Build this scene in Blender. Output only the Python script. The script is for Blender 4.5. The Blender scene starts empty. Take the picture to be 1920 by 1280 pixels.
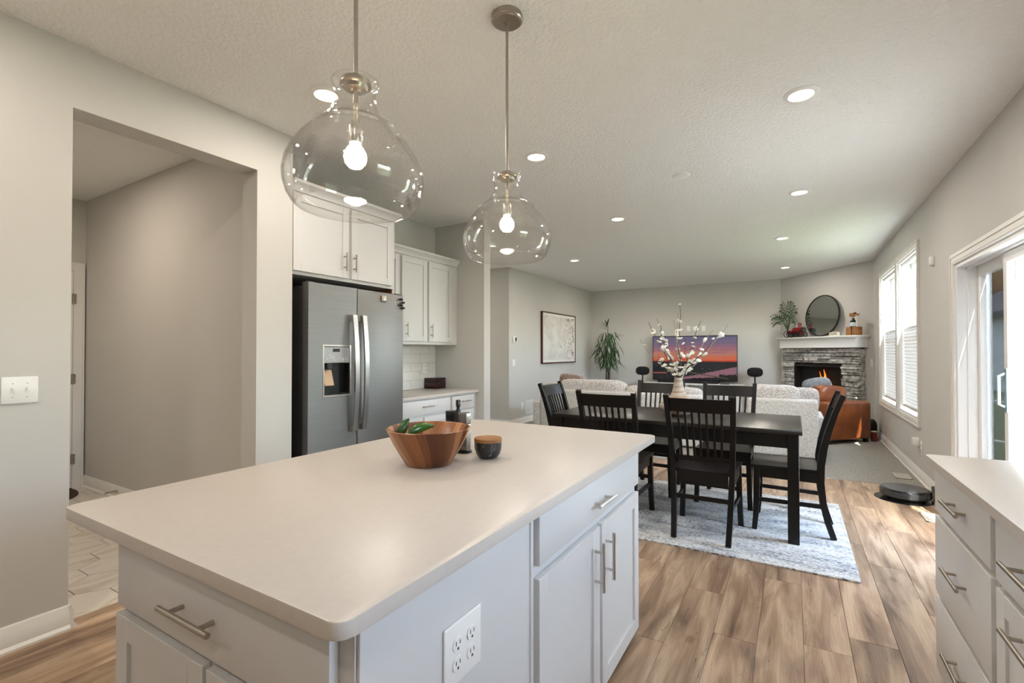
import bpy, bmesh, math, random
from mathutils import Vector, Matrix
PI = math.pi
rnd = random.Random(7)
S = bpy.context.scene
COL = S.collection

# ------------------------------------------------------------------ camera, world, sun, exposure
CAM_H = 1.285
cd = bpy.data.cameras.new('camera')
cd.sensor_width = 36.0
cd.lens = 892.3 * 36.0 / 1920.0
cd.shift_y = 9.7 / 1920.0
cd.clip_start = 0.02
cd.clip_end = 300
cam = bpy.data.objects.new('camera', cd)
COL.objects.link(cam)
cam.location = (0, 0, CAM_H)
cam.rotation_euler = (math.radians(90.63), 0, math.radians(30.6))
S.camera = cam

SUN_DIR = Vector((0.43, -1.60, 1.95)).normalized()          # towards the sun
world = bpy.data.worlds.new('world')
S.world = world
world.use_nodes = True
wn = world.node_tree.nodes
wl = world.node_tree.links
bg = wn['Background']
sky = wn.new('ShaderNodeTexSky')
sky.sky_type = 'NISHITA'
sky.sun_disc = False
sky.sun_elevation = math.asin(SUN_DIR.z)
sky.sun_rotation = math.atan2(SUN_DIR.x, SUN_DIR.y)
sky.air_density = 1.0
sky.dust_density = 1.5
hsv = wn.new('ShaderNodeHueSaturation')
hsv.inputs['Saturation'].default_value = 0.70                # hazy, pale sky
wl.new(sky.outputs[0], hsv.inputs['Color'])
wl.new(hsv.outputs[0], bg.inputs[0])
bg.inputs[1].default_value = 3.3
sd = bpy.data.lights.new('sun', 'SUN')
sd.energy = 14.0
sd.angle = 0.0093
sd.color = (1.0, 0.94, 0.85)
sun = bpy.data.objects.new('sun', sd)
COL.objects.link(sun)
sun.rotation_euler = SUN_DIR.to_track_quat('Z', 'Y').to_euler()
S.view_settings.view_transform = 'Standard'
S.view_settings.look = 'None'
S.view_settings.gamma = 1.0
S.view_settings.use_curve_mapping = False
S.view_settings.exposure = 0.66
DOWNLIGHT_W = 7.3
BULB_W = 3.8

# ------------------------------------------------------------------ helpers
def lin(c):
    return tuple((x / 12.92 if x <= 0.04045 else ((x + 0.055) / 1.055) ** 2.4) for x in c)
def rgb(r, g, b):
    return lin((r / 255, g / 255, b / 255)) + (1.0,)

ORG = {}
def finish(me, smooth):
    if smooth:
        me.polygons.foreach_set('use_smooth', [True] * len(me.polygons))
        me.set_sharp_from_angle(angle=math.radians(38))
def obj(name, bm, mat, parent=None, smooth=True):
    org = ORG.get(parent, Vector((0, 0, 0)))
    if org.length > 0:
        bmesh.ops.translate(bm, verts=bm.verts, vec=-org)
    bmesh.ops.recalc_face_normals(bm, faces=bm.faces)
    me = bpy.data.meshes.new(name)
    bm.to_mesh(me)
    bm.free()
    finish(me, smooth)
    if mat is not None:
        me.materials.append(M[mat] if isinstance(mat, str) else mat)
    o = bpy.data.objects.new(name, me)
    COL.objects.link(o)
    if parent is not None:
        o.parent = parent
        ORG[o] = org
    return o
def inst(name, me, parent, mtx):
    o = bpy.data.objects.new(name, me)
    COL.objects.link(o)
    o.parent = parent
    org = ORG.get(parent, Vector((0, 0, 0)))
    o.matrix_local = Matrix.Translation(-org) @ mtx
    return o
def tag(o, label=None, cat=None, group=None, kind=None):
    if label: o['label'] = label
    if cat: o['category'] = cat
    if group: o['group'] = group
    if kind: o['kind'] = kind
    return o
def thing(name, label, cat, loc=(0, 0, 0), rotz=0.0, group=None):
    o = bpy.data.objects.new(name, None)
    o.empty_display_size = 0.05
    COL.objects.link(o)
    o.location = loc
    o.rotation_euler = (0, 0, rotz)
    ORG[o] = Vector(loc) if rotz == 0 else Vector((0, 0, 0))
    return tag(o, label, cat, group)
def struct(name, bm, mat, label=None, parent=None, smooth=True):
    o = obj(name, bm, mat, parent, smooth)
    if parent is None:
        o['kind'] = 'structure'
        if label: o['label'] = label
    return o
def dup(root, loc, rotz, label=None, group=None):
    r = root.copy(); COL.objects.link(r)
    r.location = loc; r.rotation_euler = (0, 0, rotz)
    if label: r['label'] = label
    if group: r['group'] = group
    for ch in list(root.children):
        c = ch.copy(); COL.objects.link(c); c.parent = r
        for g in list(ch.children):
            d = g.copy(); COL.objects.link(d); d.parent = c
    return r

def B():
    return bmesh.new()
def box(bm, x0, x1, y0, y1, z0, z1, bev=0.0, seg=2, mtx=None):
    x0, x1 = min(x0, x1), max(x0, x1); y0, y1 = min(y0, y1), max(y0, y1); z0, z1 = min(z0, z1), max(z0, z1)
    vs = [bm.verts.new((x, y, z)) for x in (x0, x1) for y in (y0, y1) for z in (z0, z1)]
    fs = []
    for f in ((0, 1, 3, 2), (4, 6, 7, 5), (0, 4, 5, 1), (2, 3, 7, 6), (0, 2, 6, 4), (1, 5, 7, 3)):
        fs.append(bm.faces.new([vs[i] for i in f]))
    if mtx is not None:
        bmesh.ops.transform(bm, matrix=mtx, verts=vs)
    if bev > 0:
        es = list({e for f in fs for e in f.edges})
        bmesh.ops.bevel(bm, geom=es, offset=bev, segments=seg, affect='EDGES', profile=0.5)
    return bm
def bx(*a, **k):
    return box(B(), *a, **k)
class Face:
    """a vertical face: origin o, horizontal direction u, outward normal n"""
    def __init__(s, o, u, n):
        s.m = Matrix(((u[0], n[0], 0, o[0]), (u[1], n[1], 0, o[1]), (0, 0, 1, o[2]), (0, 0, 0, 1)))
    def box(s, bm, u0, u1, v0, v1, n0, n1, bev=0.0, seg=1):
        return box(bm, u0, u1, n0, n1, v0, v1, bev, seg, s.m)
    def p(s, u, n, v):
        return s.m @ Vector((u, n, v))
def prism(bm, poly, z0, z1, bev=0.0, seg=2, mtx=None):
    a = [bm.verts.new((x, y, z0)) for x, y in poly]
    b = [bm.verts.new((x, y, z1)) for x, y in poly]
    n = len(poly)
    bot = bm.faces.new(list(reversed(a))); top = bm.faces.new(b)
    for i in range(n):
        bm.faces.new((a[i], a[(i + 1) % n], b[(i + 1) % n], b[i]))
    if bev > 0:
        bmesh.ops.bevel(bm, geom=list(top.edges) + list(bot.edges), offset=bev, segments=seg, affect='EDGES', profile=0.5)
    if mtx is not None:
        bmesh.ops.transform(bm, matrix=mtx, verts=bm.verts)
    return bm
def rrect(x0, x1, y0, y1, r, n=6):
    out = []
    for cx, cy, a0 in ((x1 - r, y1 - r, 0), (x0 + r, y1 - r, 90), (x0 + r, y0 + r, 180), (x1 - r, y0 + r, 270)):
        for i in range(n + 1):
            a = math.radians(a0 + 90 * i / n)
            out.append((cx + r * math.cos(a), cy + r * math.sin(a)))
    return out
def lathe(bm, prof, seg=32, c=(0, 0, 0), cap0=False, cap1=False, mtx=None, closed=False):
    rings = []
    for r, z in prof:
        rings.append([bm.verts.new((c[0] + r * math.cos(2 * PI * i / seg), c[1] + r * math.sin(2 * PI * i / seg), c[2] + z)) for i in range(seg)])
    n = len(rings)
    for k in range(n if closed else n - 1):
        a, b = rings[k], rings[(k + 1) % n]
        for i in range(seg):
            bm.faces.new((a[i], a[(i + 1) % seg], b[(i + 1) % seg], b[i]))
    if cap0: bm.faces.new(list(reversed(rings[0])))
    if cap1: bm.faces.new(rings[-1])
    if mtx is not None:
        bmesh.ops.transform(bm, matrix=mtx, verts=[v for r in rings for v in r])
    return bm
def tube(bm, pts, r, seg=8, caps=True):
    pts = [Vector(p) for p in pts]
    rs = r if isinstance(r, (list, tuple)) else [r] * len(pts)
    rings = []; up = Vector((0, 0, 1))
    for i, p in enumerate(pts):
        d = (pts[min(i + 1, len(pts) - 1)] - pts[max(i - 1, 0)]).normalized()
        if abs(d.dot(up)) > 0.95: up = Vector((1, 0, 0)) if abs(d.x) < 0.9 else Vector((0, 1, 0))
        a = d.cross(up).normalized(); b = a.cross(d).normalized(); up = b
        rings.append([bm.verts.new(p + rs[i] * (a * math.cos(2 * PI * k / seg) + b * math.sin(2 * PI * k / seg))) for k in range(seg)])
    for a, b in zip(rings, rings[1:]):
        for k in range(seg):
            bm.faces.new((a[k], a[(k + 1) % seg], b[(k + 1) % seg], b[k]))
    if caps:
        bm.faces.new(list(reversed(rings[0]))); bm.faces.new(rings[-1])
    return bm
def beam(bm, pts, w, d, wdir):
    """rectangular bar swept along pts; wdir = direction of its width"""
    pts = [Vector(p) for p in pts]; wv = Vector(wdir).normalized(); rings = []
    for i, p in enumerate(pts):
        t = (pts[min(i + 1, len(pts) - 1)] - pts[max(i - 1, 0)]).normalized()
        nn = t.cross(wv).normalized()
        ww = w[i] if isinstance(w, (list, tuple)) else w
        dd = d[i] if isinstance(d, (list, tuple)) else d
        rings.append([bm.verts.new(p + wv * sx * ww / 2 + nn * sy * dd / 2) for sx, sy in ((-1, -1), (1, -1), (1, 1), (-1, 1))])
    for a, b in zip(rings, rings[1:]):
        for k in range(4):
            bm.faces.new((a[k], a[(k + 1) % 4], b[(k + 1) % 4], b[k]))
    bm.faces.new(list(reversed(rings[0]))); bm.faces.new(rings[-1])
    return bm
def ball(bm, c, rx, ry=None, rz=None, seg=16, rings=10, p=1.0, mtx=None):
    """super-ellipsoid; p < 1 gives a boxier pillow"""
    ry = rx if ry is None else ry; rz = rx if rz is None else rz
    sp = lambda x: math.copysign(abs(x) ** p, x)
    vs = []
    for i in range(rings + 1):
        t = -PI / 2 + PI * i / rings
        vs.append([bm.verts.new((c[0] + rx * sp(math.cos(t)) * sp(math.cos(2 * PI * k / seg)),
                                 c[1] + ry * sp(math.cos(t)) * sp(math.sin(2 * PI * k / seg)),
                                 c[2] + rz * sp(math.sin(t)))) for k in range(seg)])
    for a, b in zip(vs, vs[1:]):
        for k in range(seg):
            bm.faces.new((a[k], a[(k + 1) % seg], b[(k + 1) % seg], b[k]))
    al = [v for r in vs for v in r]
    if mtx is not None: bmesh.ops.transform(bm, matrix=mtx, verts=al)
    bmesh.ops.remove_doubles(bm, verts=al, dist=1e-5)
    return bm

# ------------------------------------------------------------------ materials
M = {}
def mat(name, col, rough=0.5, metal=0.0, spec=0.5, var=None, vscale=8.0, vstretch=(1, 1, 1), bump=0.0, bscale=200.0, coat=0.0, emit=None, estr=0.0, detail=4.0, ramp=(0.35, 0.65), sheen=0.0):
    m = bpy.data.materials.new(name); m.use_nodes = True
    nt = m.node_tree; p = nt.nodes['Principled BSDF']
    p.inputs['Base Color'].default_value = col
    p.inputs['Roughness'].default_value = rough
    p.inputs['Metallic'].default_value = metal
    p.inputs['Specular IOR Level'].default_value = spec
    p.inputs['Coat Weight'].default_value = coat
    p.inputs['Sheen Weight'].default_value = sheen
    tc = nt.nodes.new('ShaderNodeTexCoord')
    if var is not None:
        mp = nt.nodes.new('ShaderNodeMapping'); mp.inputs['Scale'].default_value = vstretch
        nz = nt.nodes.new('ShaderNodeTexNoise'); nz.inputs['Scale'].default_value = vscale; nz.inputs['Detail'].default_value = detail
        cr = nt.nodes.new('ShaderNodeValToRGB')
        cr.color_ramp.elements[0].position = ramp[0]; cr.color_ramp.elements[1].position = ramp[1]
        cr.color_ramp.elements[0].color = var; cr.color_ramp.elements[1].color = col
        nt.links.new(tc.outputs['Object'], mp.inputs[0]); nt.links.new(mp.outputs[0], nz.inputs[0])
        nt.links.new(nz.outputs[0], cr.inputs[0]); nt.links.new(cr.outputs[0], p.inputs['Base Color'])
    if bump > 0:
        n2 = nt.nodes.new('ShaderNodeTexNoise'); n2.inputs['Scale'].default_value = bscale; n2.inputs['Detail'].default_value = 3
        b = nt.nodes.new('ShaderNodeBump'); b.inputs['Strength'].default_value = bump; b.inputs['Distance'].default_value = 0.01
        nt.links.new(tc.outputs['Object'], n2.inputs[0]); nt.links.new(n2.outputs[0], b.inputs['Height'])
        nt.links.new(b.outputs[0], p.inputs['Normal'])
    if emit is not None:
        p.inputs['Emission Color'].default_value = emit; p.inputs['Emission Strength'].default_value = estr
    M[name] = m
    return m
def nodes(m):
    return m.node_tree.nodes, m.node_tree.links, m.node_tree.nodes['Principled BSDF']

mat('wall_paint', rgb(205, 203, 198), 0.75, var=rgb(203, 201, 196), vscale=2, bump=0.05, bscale=300)
m = mat('ceiling_paint', rgb(243, 243, 240), 0.85)
N, L, P = nodes(m)
tc = N['Texture Coordinate']
nz = N.new('ShaderNodeTexNoise'); nz.inputs['Scale'].default_value = 55; nz.inputs['Detail'].default_value = 3
cr = N.new('ShaderNodeValToRGB'); cr.color_ramp.elements[0].position = 0.42; cr.color_ramp.elements[1].position = 0.62
bp = N.new('ShaderNodeBump'); bp.inputs['Strength'].default_value = 0.55; bp.inputs['Distance'].default_value = 0.006
L.new(tc.outputs['Object'], nz.inputs[0]); L.new(nz.outputs[0], cr.inputs[0]); L.new(cr.outputs[0], bp.inputs['Height']); L.new(bp.outputs[0], P.inputs['Normal'])
mat('trim_white', rgb(232, 231, 227), 0.4)
mat('cabinet_white', rgb(213, 213, 212), 0.42, var=rgb(210, 210, 209), vscale=3)
mat('dark_gap', rgb(28, 26, 24), 0.8)
mat('quartz', rgb(201, 194, 187), 0.34, spec=0.4, var=rgb(198, 191, 183), vscale=60)
mat('plastic_white', rgb(236, 236, 232), 0.35)
mat('slot_dark', rgb(60, 58, 55), 0.6)
mat('nickel', rgb(176, 168, 158), 0.3, metal=1.0)
mat('nickel_bright', rgb(205, 203, 200), 0.28, metal=1.0)
mat('fridge_steel', rgb(134, 133, 132), 0.40, metal=0.8, var=rgb(129, 128, 127), vscale=3, vstretch=(1, 1, 60))
mat('fridge_side', rgb(38, 37, 37), 0.45)
mat('fridge_black', rgb(16, 16, 17), 0.35)
mat('dispenser_panel', rgb(160, 160, 160), 0.35, metal=0.6)
mat('paddle', rgb(190, 160, 132), 0.35, metal=0.3)
mat('raw_wood', rgb(120, 78, 45), 0.7)
mat('black_wood', rgb(10, 9, 9), 0.36, spec=0.35, var=rgb(7, 7, 7), vscale=20, vstretch=(1, 1, 8))
mat('black_top', rgb(30, 27, 25), 0.3, var=rgb(25, 23, 21), vscale=10, vstretch=(1, 12, 1))
mat('black_metal', rgb(18, 18, 18), 0.45)
mat('black_fabric', rgb(20, 20, 21), 0.9, bump=0.3, bscale=600)
mat('black_plastic', rgb(22, 22, 23), 0.25)
mat('robot_top', rgb(62, 64, 66), 0.22, metal=0.4)
mat('sofa_fabric', rgb(224, 222, 218), 0.95, var=rgb(164, 161, 157), vscale=110, vstretch=(1.6, 1.6, 0.5), ramp=(0.34, 0.58), bump=0.5, bscale=160, detail=5)
mat('sofa_cushion_fabric', rgb(216, 212, 207), 0.95, var=rgb(160, 152, 147), vscale=60, ramp=(0.34, 0.6), bump=0.5, bscale=90, detail=6)
mat('taupe_fabric', rgb(170, 150, 138), 0.95, var=rgb(120, 100, 90), vscale=30, bump=0.3, bscale=150)
mat('grey_fabric', rgb(134, 138, 142), 0.92, var=rgb(110, 114, 118), vscale=20, bump=0.3, bscale=200)
mat('leather', rgb(134, 72, 32), 0.36, var=rgb(104, 50, 20), vscale=6, bump=0.12, bscale=120, ramp=(0.3, 0.7))
mat('carpet_pile', rgb(172, 168, 160), 0.98, var=rgb(128, 124, 117), vscale=90, ramp=(0.35, 0.62), bump=0.9, bscale=130, detail=6)
mat('bark', rgb(78, 66, 54), 0.85, var=rgb(52, 44, 36), vscale=30)
mat('leaf_green', rgb(46, 80, 42), 0.42, var=rgb(26, 52, 27), vscale=9)
mat('leaf_light', rgb(74, 110, 56), 0.42, var=rgb(40, 72, 36), vscale=12)
mat('petal', rgb(240, 238, 230), 0.75)
mat('twig', rgb(92, 80, 70), 0.75)
mat('twig_pale', rgb(150, 142, 134), 0.7)
mat('tv_body', rgb(12, 12, 13), 0.3)
mat('soundbar', rgb(22, 22, 23), 0.8)
mat('console_white', rgb(225, 224, 220), 0.35)
mat('mirror_glass', rgb(205, 210, 208), 0.02, metal=1.0)
mat('firebox', rgb(22, 21, 20), 0.85, var=rgb(10, 10, 10), vscale=14)
mat('log', rgb(70, 52, 40), 0.9, var=rgb(30, 24, 20), vscale=25)
mat('red_paint', rgb(120, 18, 22), 0.3)
mat('label_white', rgb(226, 230, 232), 0.6, var=rgb(180, 196, 205), vscale=60)
mat('bottle_glass', rgb(14, 14, 18), 0.08, coat=0.5)
mat('oak', rgb(168, 118, 70), 0.5, var=rgb(130, 84, 46), vscale=9, vstretch=(1, 1, 10))
mat('pot_white', rgb(228, 224, 218), 0.4)
mat('soil', rgb(50, 40, 32), 0.95)
mat('art_frame', rgb(84, 44, 30), 0.4, var=rgb(56, 27, 18), vscale=20)
mat('mahogany', rgb(62, 30, 36), 0.22, var=rgb(36, 16, 22), vscale=9, vstretch=(1, 1, 14))
mat('tile_white', rgb(226, 224, 219), 0.16)
mat('grout', rgb(216, 214, 209), 0.9)
mat('grout_dark', rgb(104, 92, 80), 0.9)
mat('pepper', rgb(48, 92, 34), 0.2, var=rgb(30, 66, 22), vscale=18)
mat('pepper_stem', rgb(112, 132, 70), 0.5)
mat('mill_black', rgb(26, 26, 28), 0.22)
mat('mill_grey', rgb(128, 124, 120), 0.25, metal=0.55)
mat('mat_dark', rgb(70, 54, 40), 0.95, var=rgb(44, 33, 24), vscale=40, bump=0.6, bscale=150)
mat('vent_grey', rgb(190, 184, 174), 0.5)
mat('red_cloth', rgb(108, 40, 36), 0.8)
mat('ink', rgb(40, 38, 36), 0.8)
mat('cream', rgb(226, 220, 202), 0.6)
mat('handle_teal', rgb(120, 140, 146), 0.4)
mat('vinyl_white', rgb(240, 240, 240), 0.3)
mat('siding', rgb(232, 230, 226), 0.7)
mat('roof_shingle', rgb(96, 92, 90), 0.9)
mat('lawn_green', rgb(98, 108, 66), 0.95, var=rgb(80, 92, 52), vscale=3, bump=0.5, bscale=60)
mat('bounce_stone', rgb(206, 202, 194), 0.9, var=rgb(190, 186, 178), vscale=5)  # kept pale so the added slab bounces sunlight indoors
mat('tree_leaf', rgb(96, 92, 48), 0.9, var=rgb(120, 78, 40), vscale=2, ramp=(0.4, 0.6))
mat('lens_glow', rgb(255, 250, 240), 0.5, emit=(1, 0.86, 0.68, 1), estr=8.0)
mat('bulb_glow', rgb(255, 250, 240), 0.5, emit=(1, 0.78, 0.52, 1), estr=60.0)
mat('flame', rgb(255, 140, 40), 0.6)
N, L, P = nodes(M['flame'])
tc = N['Texture Coordinate']; sx = N.new('ShaderNodeSeparateXYZ'); cr = N.new('ShaderNodeValToRGB')
cr.color_ramp.elements[0].color = (1, 0.5, 0.08, 1); cr.color_ramp.elements[1].color = (0.6, 0.05, 0.0, 1)
L.new(tc.outputs['Generated'], sx.inputs[0]); L.new(sx.outputs[2], cr.inputs[0]); L.new(cr.outputs[0], P.inputs['Emission Color'])
P.inputs['Emission Strength'].default_value = 1.6

# plank wood: grain along Y, tint by the plank itself
m = mat('plank_wood', rgb(176, 150, 122), 0.42)
N, L, P = nodes(m)
tc = N['Texture Coordinate']; oi = N.new('ShaderNodeObjectInfo')
geo = N.new('ShaderNodeNewGeometry')
ad = N.new('ShaderNodeVectorMath'); ad.operation = 'ADD'
ml = N.new('ShaderNodeVectorMath'); ml.operation = 'SCALE'; ml.inputs['Scale'].default_value = 37.0
cmb = N.new('ShaderNodeCombineXYZ')
L.new(oi.outputs['Random'], cmb.inputs[0]); L.new(oi.outputs['Random'], cmb.inputs[2])
L.new(cmb.outputs[0], ml.inputs[0]); L.new(geo.outputs['Position'], ad.inputs[0]); L.new(ml.outputs[0], ad.inputs[1])
mp = N.new('ShaderNodeMapping'); mp.inputs['Scale'].default_value = (11.0, 1.5, 1.0); L.new(ad.outputs[0], mp.inputs[0])
n1 = N.new('ShaderNodeTexNoise'); n1.inputs['Scale'].default_value = 1.0; n1.inputs['Detail'].default_value = 5; n1.inputs['Distortion'].default_value = 0.9
L.new(mp.outputs[0], n1.inputs[0])
c1 = N.new('ShaderNodeValToRGB'); c1.color_ramp.elements[0].position = 0.3; c1.color_ramp.elements[1].position = 0.66
c1.color_ramp.elements[0].color = rgb(112, 90, 72); c1.color_ramp.elements[1].color = rgb(200, 180, 156)
e = c1.color_ramp.elements.new(0.46); e.color = rgb(162, 139, 117)
L.new(n1.outputs[0], c1.inputs[0])
mp2 = N.new('ShaderNodeMapping'); mp2.inputs['Scale'].default_value = (150.0, 5.0, 1.0); L.new(ad.outputs[0], mp2.inputs[0])
n2 = N.new('ShaderNodeTexNoise'); n2.inputs['Scale'].default_value = 1.0; n2.inputs['Detail'].default_value = 3; L.new(mp2.outputs[0], n2.inputs[0])
mx = N.new('ShaderNodeMix'); mx.data_type = 'RGBA'; mx.blend_type = 'MULTIPLY'; mx.inputs[0].default_value = 0.5
c2 = N.new('ShaderNodeValToRGB'); c2.color_ramp.elements[0].position = 0.3; c2.color_ramp.elements[0].color = (0.62, 0.58, 0.54, 1); c2.color_ramp.elements[1].position = 0.6
L.new(n2.outputs[0], c2.inputs[0]); L.new(c1.outputs[0], mx.inputs[6]); L.new(c2.outputs[0], mx.inputs[7])
# dark cracks and knots
mp3 = N.new('ShaderNodeMapping'); mp3.inputs['Scale'].default_value = (9.0, 0.9, 1.0); L.new(ad.outputs[0], mp3.inputs[0])
n3 = N.new('ShaderNodeTexNoise'); n3.inputs['Scale'].default_value = 1.6; n3.inputs['Detail'].default_value = 4; n3.inputs['Distortion'].default_value = 1.6; L.new(mp3.outputs[0], n3.inputs[0])
c3 = N.new('ShaderNodeValToRGB')
c3.color_ramp.elements[0].position = 0.0; c3.color_ramp.elements[0].color = (1, 1, 1, 1)
c3.color_ramp.elements[1].position = 1.0; c3.color_ramp.elements[1].color = (1, 1, 1, 1)
for ps, v in ((0.36, 1.0), (0.366, 0.55), (0.374, 1.0), (0.632, 1.0), (0.640, 0.32), (0.650, 1.0)):
    e = c3.color_ramp.elements.new(ps); e.color = (v, v * 0.92, v * 0.85, 1)
L.new(n3.outputs[0], c3.inputs[0])
mx2 = N.new('ShaderNodeMix'); mx2.data_type = 'RGBA'; mx2.blend_type = 'MULTIPLY'; mx2.inputs[0].default_value = 0.9
L.new(mx.outputs[2], mx2.inputs[6]); L.new(c3.outputs[0], mx2.inputs[7])
mp4 = N.new('ShaderNodeMapping'); mp4.inputs['Scale'].default_value = (3.4, 1.7, 1.0); L.new(ad.outputs[0], mp4.inputs[0])
vo = N.new('ShaderNodeTexVoronoi'); vo.inputs['Scale'].default_value = 1.0; L.new(mp4.outputs[0], vo.inputs['Vector'])
c4 = N.new('ShaderNodeValToRGB'); c4.color_ramp.elements[0].position = 0.018; c4.color_ramp.elements[0].color = (0.22, 0.17, 0.13, 1); c4.color_ramp.elements[1].position = 0.085
e = c4.color_ramp.elements.new(0.032); e.color = (0.62, 0.54, 0.46, 1); e = c4.color_ramp.elements.new(0.045); e.color = (0.5, 0.42, 0.36, 1)
L.new(vo.outputs['Distance'], c4.inputs[0])
mx3 = N.new('ShaderNodeMix'); mx3.data_type = 'RGBA'; mx3.blend_type = 'MULTIPLY'; mx3.inputs[0].default_value = 0.85
L.new(mx2.outputs[2], mx3.inputs[6]); L.new(c4.outputs[0], mx3.inputs[7]); mx2 = mx3
hs = N.new('ShaderNodeHueSaturation'); mr = N.new('ShaderNodeMapRange'); mr.inputs[3].default_value = 0.80; mr.inputs[4].default_value = 1.12
L.new(oi.outputs['Random'], mr.inputs[0]); L.new(mr.outputs[0], hs.inputs['Value']); L.new(mx2.outputs[2], hs.inputs['Color'])
L.new(hs.outputs[0], P.inputs['Base Color'])
bp = N.new('ShaderNodeBump'); bp.inputs['Strength'].default_value = 0.12; bp.inputs['Distance'].default_value = 0.003
L.new(n2.outputs[0], bp.inputs['Height']); L.new(bp.outputs[0], P.inputs['Normal'])

# marble-look hexagon tile
m = mat('marble_tile', rgb(206, 198, 186), 0.3)
N, L, P = nodes(m)
oi = N.new('ShaderNodeObjectInfo'); geo = N.new('ShaderNodeNewGeometry')
ad = N.new('ShaderNodeVectorMath'); ad.operation = 'ADD'; ml = N.new('ShaderNodeVectorMath'); ml.operation = 'SCALE'; ml.inputs['Scale'].default_value = 21.0
cmb = N.new('ShaderNodeCombineXYZ'); L.new(oi.outputs['Random'], cmb.inputs[0]); L.new(oi.outputs['Random'], cmb.inputs[1]); L.new(cmb.outputs[0], ml.inputs[0])
L.new(geo.outputs['Position'], ad.inputs[0]); L.new(ml.outputs[0], ad.inputs[1])
mp = N.new('ShaderNodeMapping'); mp.inputs['Scale'].default_value = (6.0, 2.0, 1.0); mp.inputs['Rotation'].default_value = (0, 0, 0.5); L.new(ad.outputs[0], mp.inputs[0])
n1 = N.new('ShaderNodeTexNoise'); n1.inputs['Scale'].default_value = 1.4; n1.inputs['Detail'].default_value = 6; n1.inputs['Distortion'].default_value = 1.2; L.new(mp.outputs[0], n1.inputs[0])
c1 = N.new('ShaderNodeValToRGB'); c1.color_ramp.elements[0].position = 0.30; c1.color_ramp.elements[0].color = rgb(186, 174, 158); c1.color_ramp.elements[1].position = 0.52; c1.color_ramp.elements[1].color = rgb(214, 206, 195)
L.new(n1.outputs[0], c1.inputs[0]); L.new(c1.outputs[0], P.inputs['Base Color'])

# acacia bowl: radial staves of different tones
m = mat('acacia', rgb(150, 90, 48), 0.32)
N, L, P = nodes(m)
tc = N['Texture Coordinate']
sx = N.new('ShaderNodeSeparateXYZ'); L.new(tc.outputs['Object'], sx.inputs[0])
at = N.new('ShaderNodeMath'); at.operation = 'ARCTAN2'; L.new(sx.outputs[1], at.inputs[0]); L.new(sx.outputs[0], at.inputs[1])
mu = N.new('ShaderNodeMath'); mu.operation = 'MULTIPLY'; mu.inputs[1].default_value = 4.2; L.new(at.outputs[0], mu.inputs[0])
mz = N.new('ShaderNodeMath'); mz.operation = 'MULTIPLY_ADD'; mz.inputs[1].default_value = 7.0; L.new(sx.outputs[2], mz.inputs[0]); L.new(mu.outputs[0], mz.inputs[2])
fl = N.new('ShaderNodeMath'); fl.operation = 'FLOOR'; L.new(mz.outputs[0], fl.inputs[0])
wn1 = N.new('ShaderNodeTexWhiteNoise'); wn1.noise_dimensions = '1D'; L.new(fl.outputs[0], wn1.inputs['W'])
c1 = N.new('ShaderNodeValToRGB'); c1.color_ramp.elements[0].color = rgb(78, 38, 18); c1.color_ramp.elements[1].color = rgb(206, 152, 102)
e = c1.color_ramp.elements.new(0.5); e.color = rgb(142, 84, 44)
L.new(wn1.outputs[0], c1.inputs[0])
cmb = N.new('ShaderNodeCombineXYZ'); m6 = N.new('ShaderNodeMath'); m6.operation = 'MULTIPLY'; m6.inputs[1].default_value = 9.0
L.new(mz.outputs[0], m6.inputs[0]); L.new(m6.outputs[0], cmb.inputs[0]); L.new(sx.outputs[2], cmb.inputs[1])
nz = N.new('ShaderNodeTexNoise'); nz.inputs['Scale'].default_value = 1.6; nz.inputs['Detail'].default_value = 4; L.new(cmb.outputs[0], nz.inputs[0])
c2 = N.new('ShaderNodeValToRGB'); c2.color_ramp.elements[0].position = 0.33; c2.color_ramp.elements[0].color = (0.36, 0.3, 0.26, 1); c2.color_ramp.elements[1].position = 0.55
L.new(nz.outputs[0], c2.inputs[0])
mx = N.new('ShaderNodeMix'); mx.data_type = 'RGBA'; mx.blend_type = 'MULTIPLY'; mx.inputs[0].default_value = 0.85
L.new(c1.outputs[0], mx.inputs[6]); L.new(c2.outputs[0], mx.inputs[7]); L.new(mx.outputs[2], P.inputs['Base Color'])

# black marble
m = mat('black_marble', rgb(36, 36, 38), 0.16)
N, L, P = nodes(m); tc = N['Texture Coordinate']
nz = N.new('ShaderNodeTexNoise'); nz.inputs['Scale'].default_value = 14; nz.inputs['Detail'].default_value = 5; nz.inputs['Distortion'].default_value = 0.8
L.new(tc.outputs['Object'], nz.inputs[0])
cr = N.new('ShaderNodeValToRGB'); cr.color_ramp.elements[0].color = rgb(34, 34, 36); cr.color_ramp.elements[1].color = rgb(48, 48, 50)
for ps, c in ((0.545, rgb(42, 42, 44)), (0.552, rgb(150, 150, 149)), (0.559, rgb(44, 44, 46))):
    e = cr.color_ramp.elements.new(ps); e.color = c
L.new(nz.outputs[0], cr.inputs[0]); L.new(cr.outputs[0], P.inputs['Base Color'])

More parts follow.
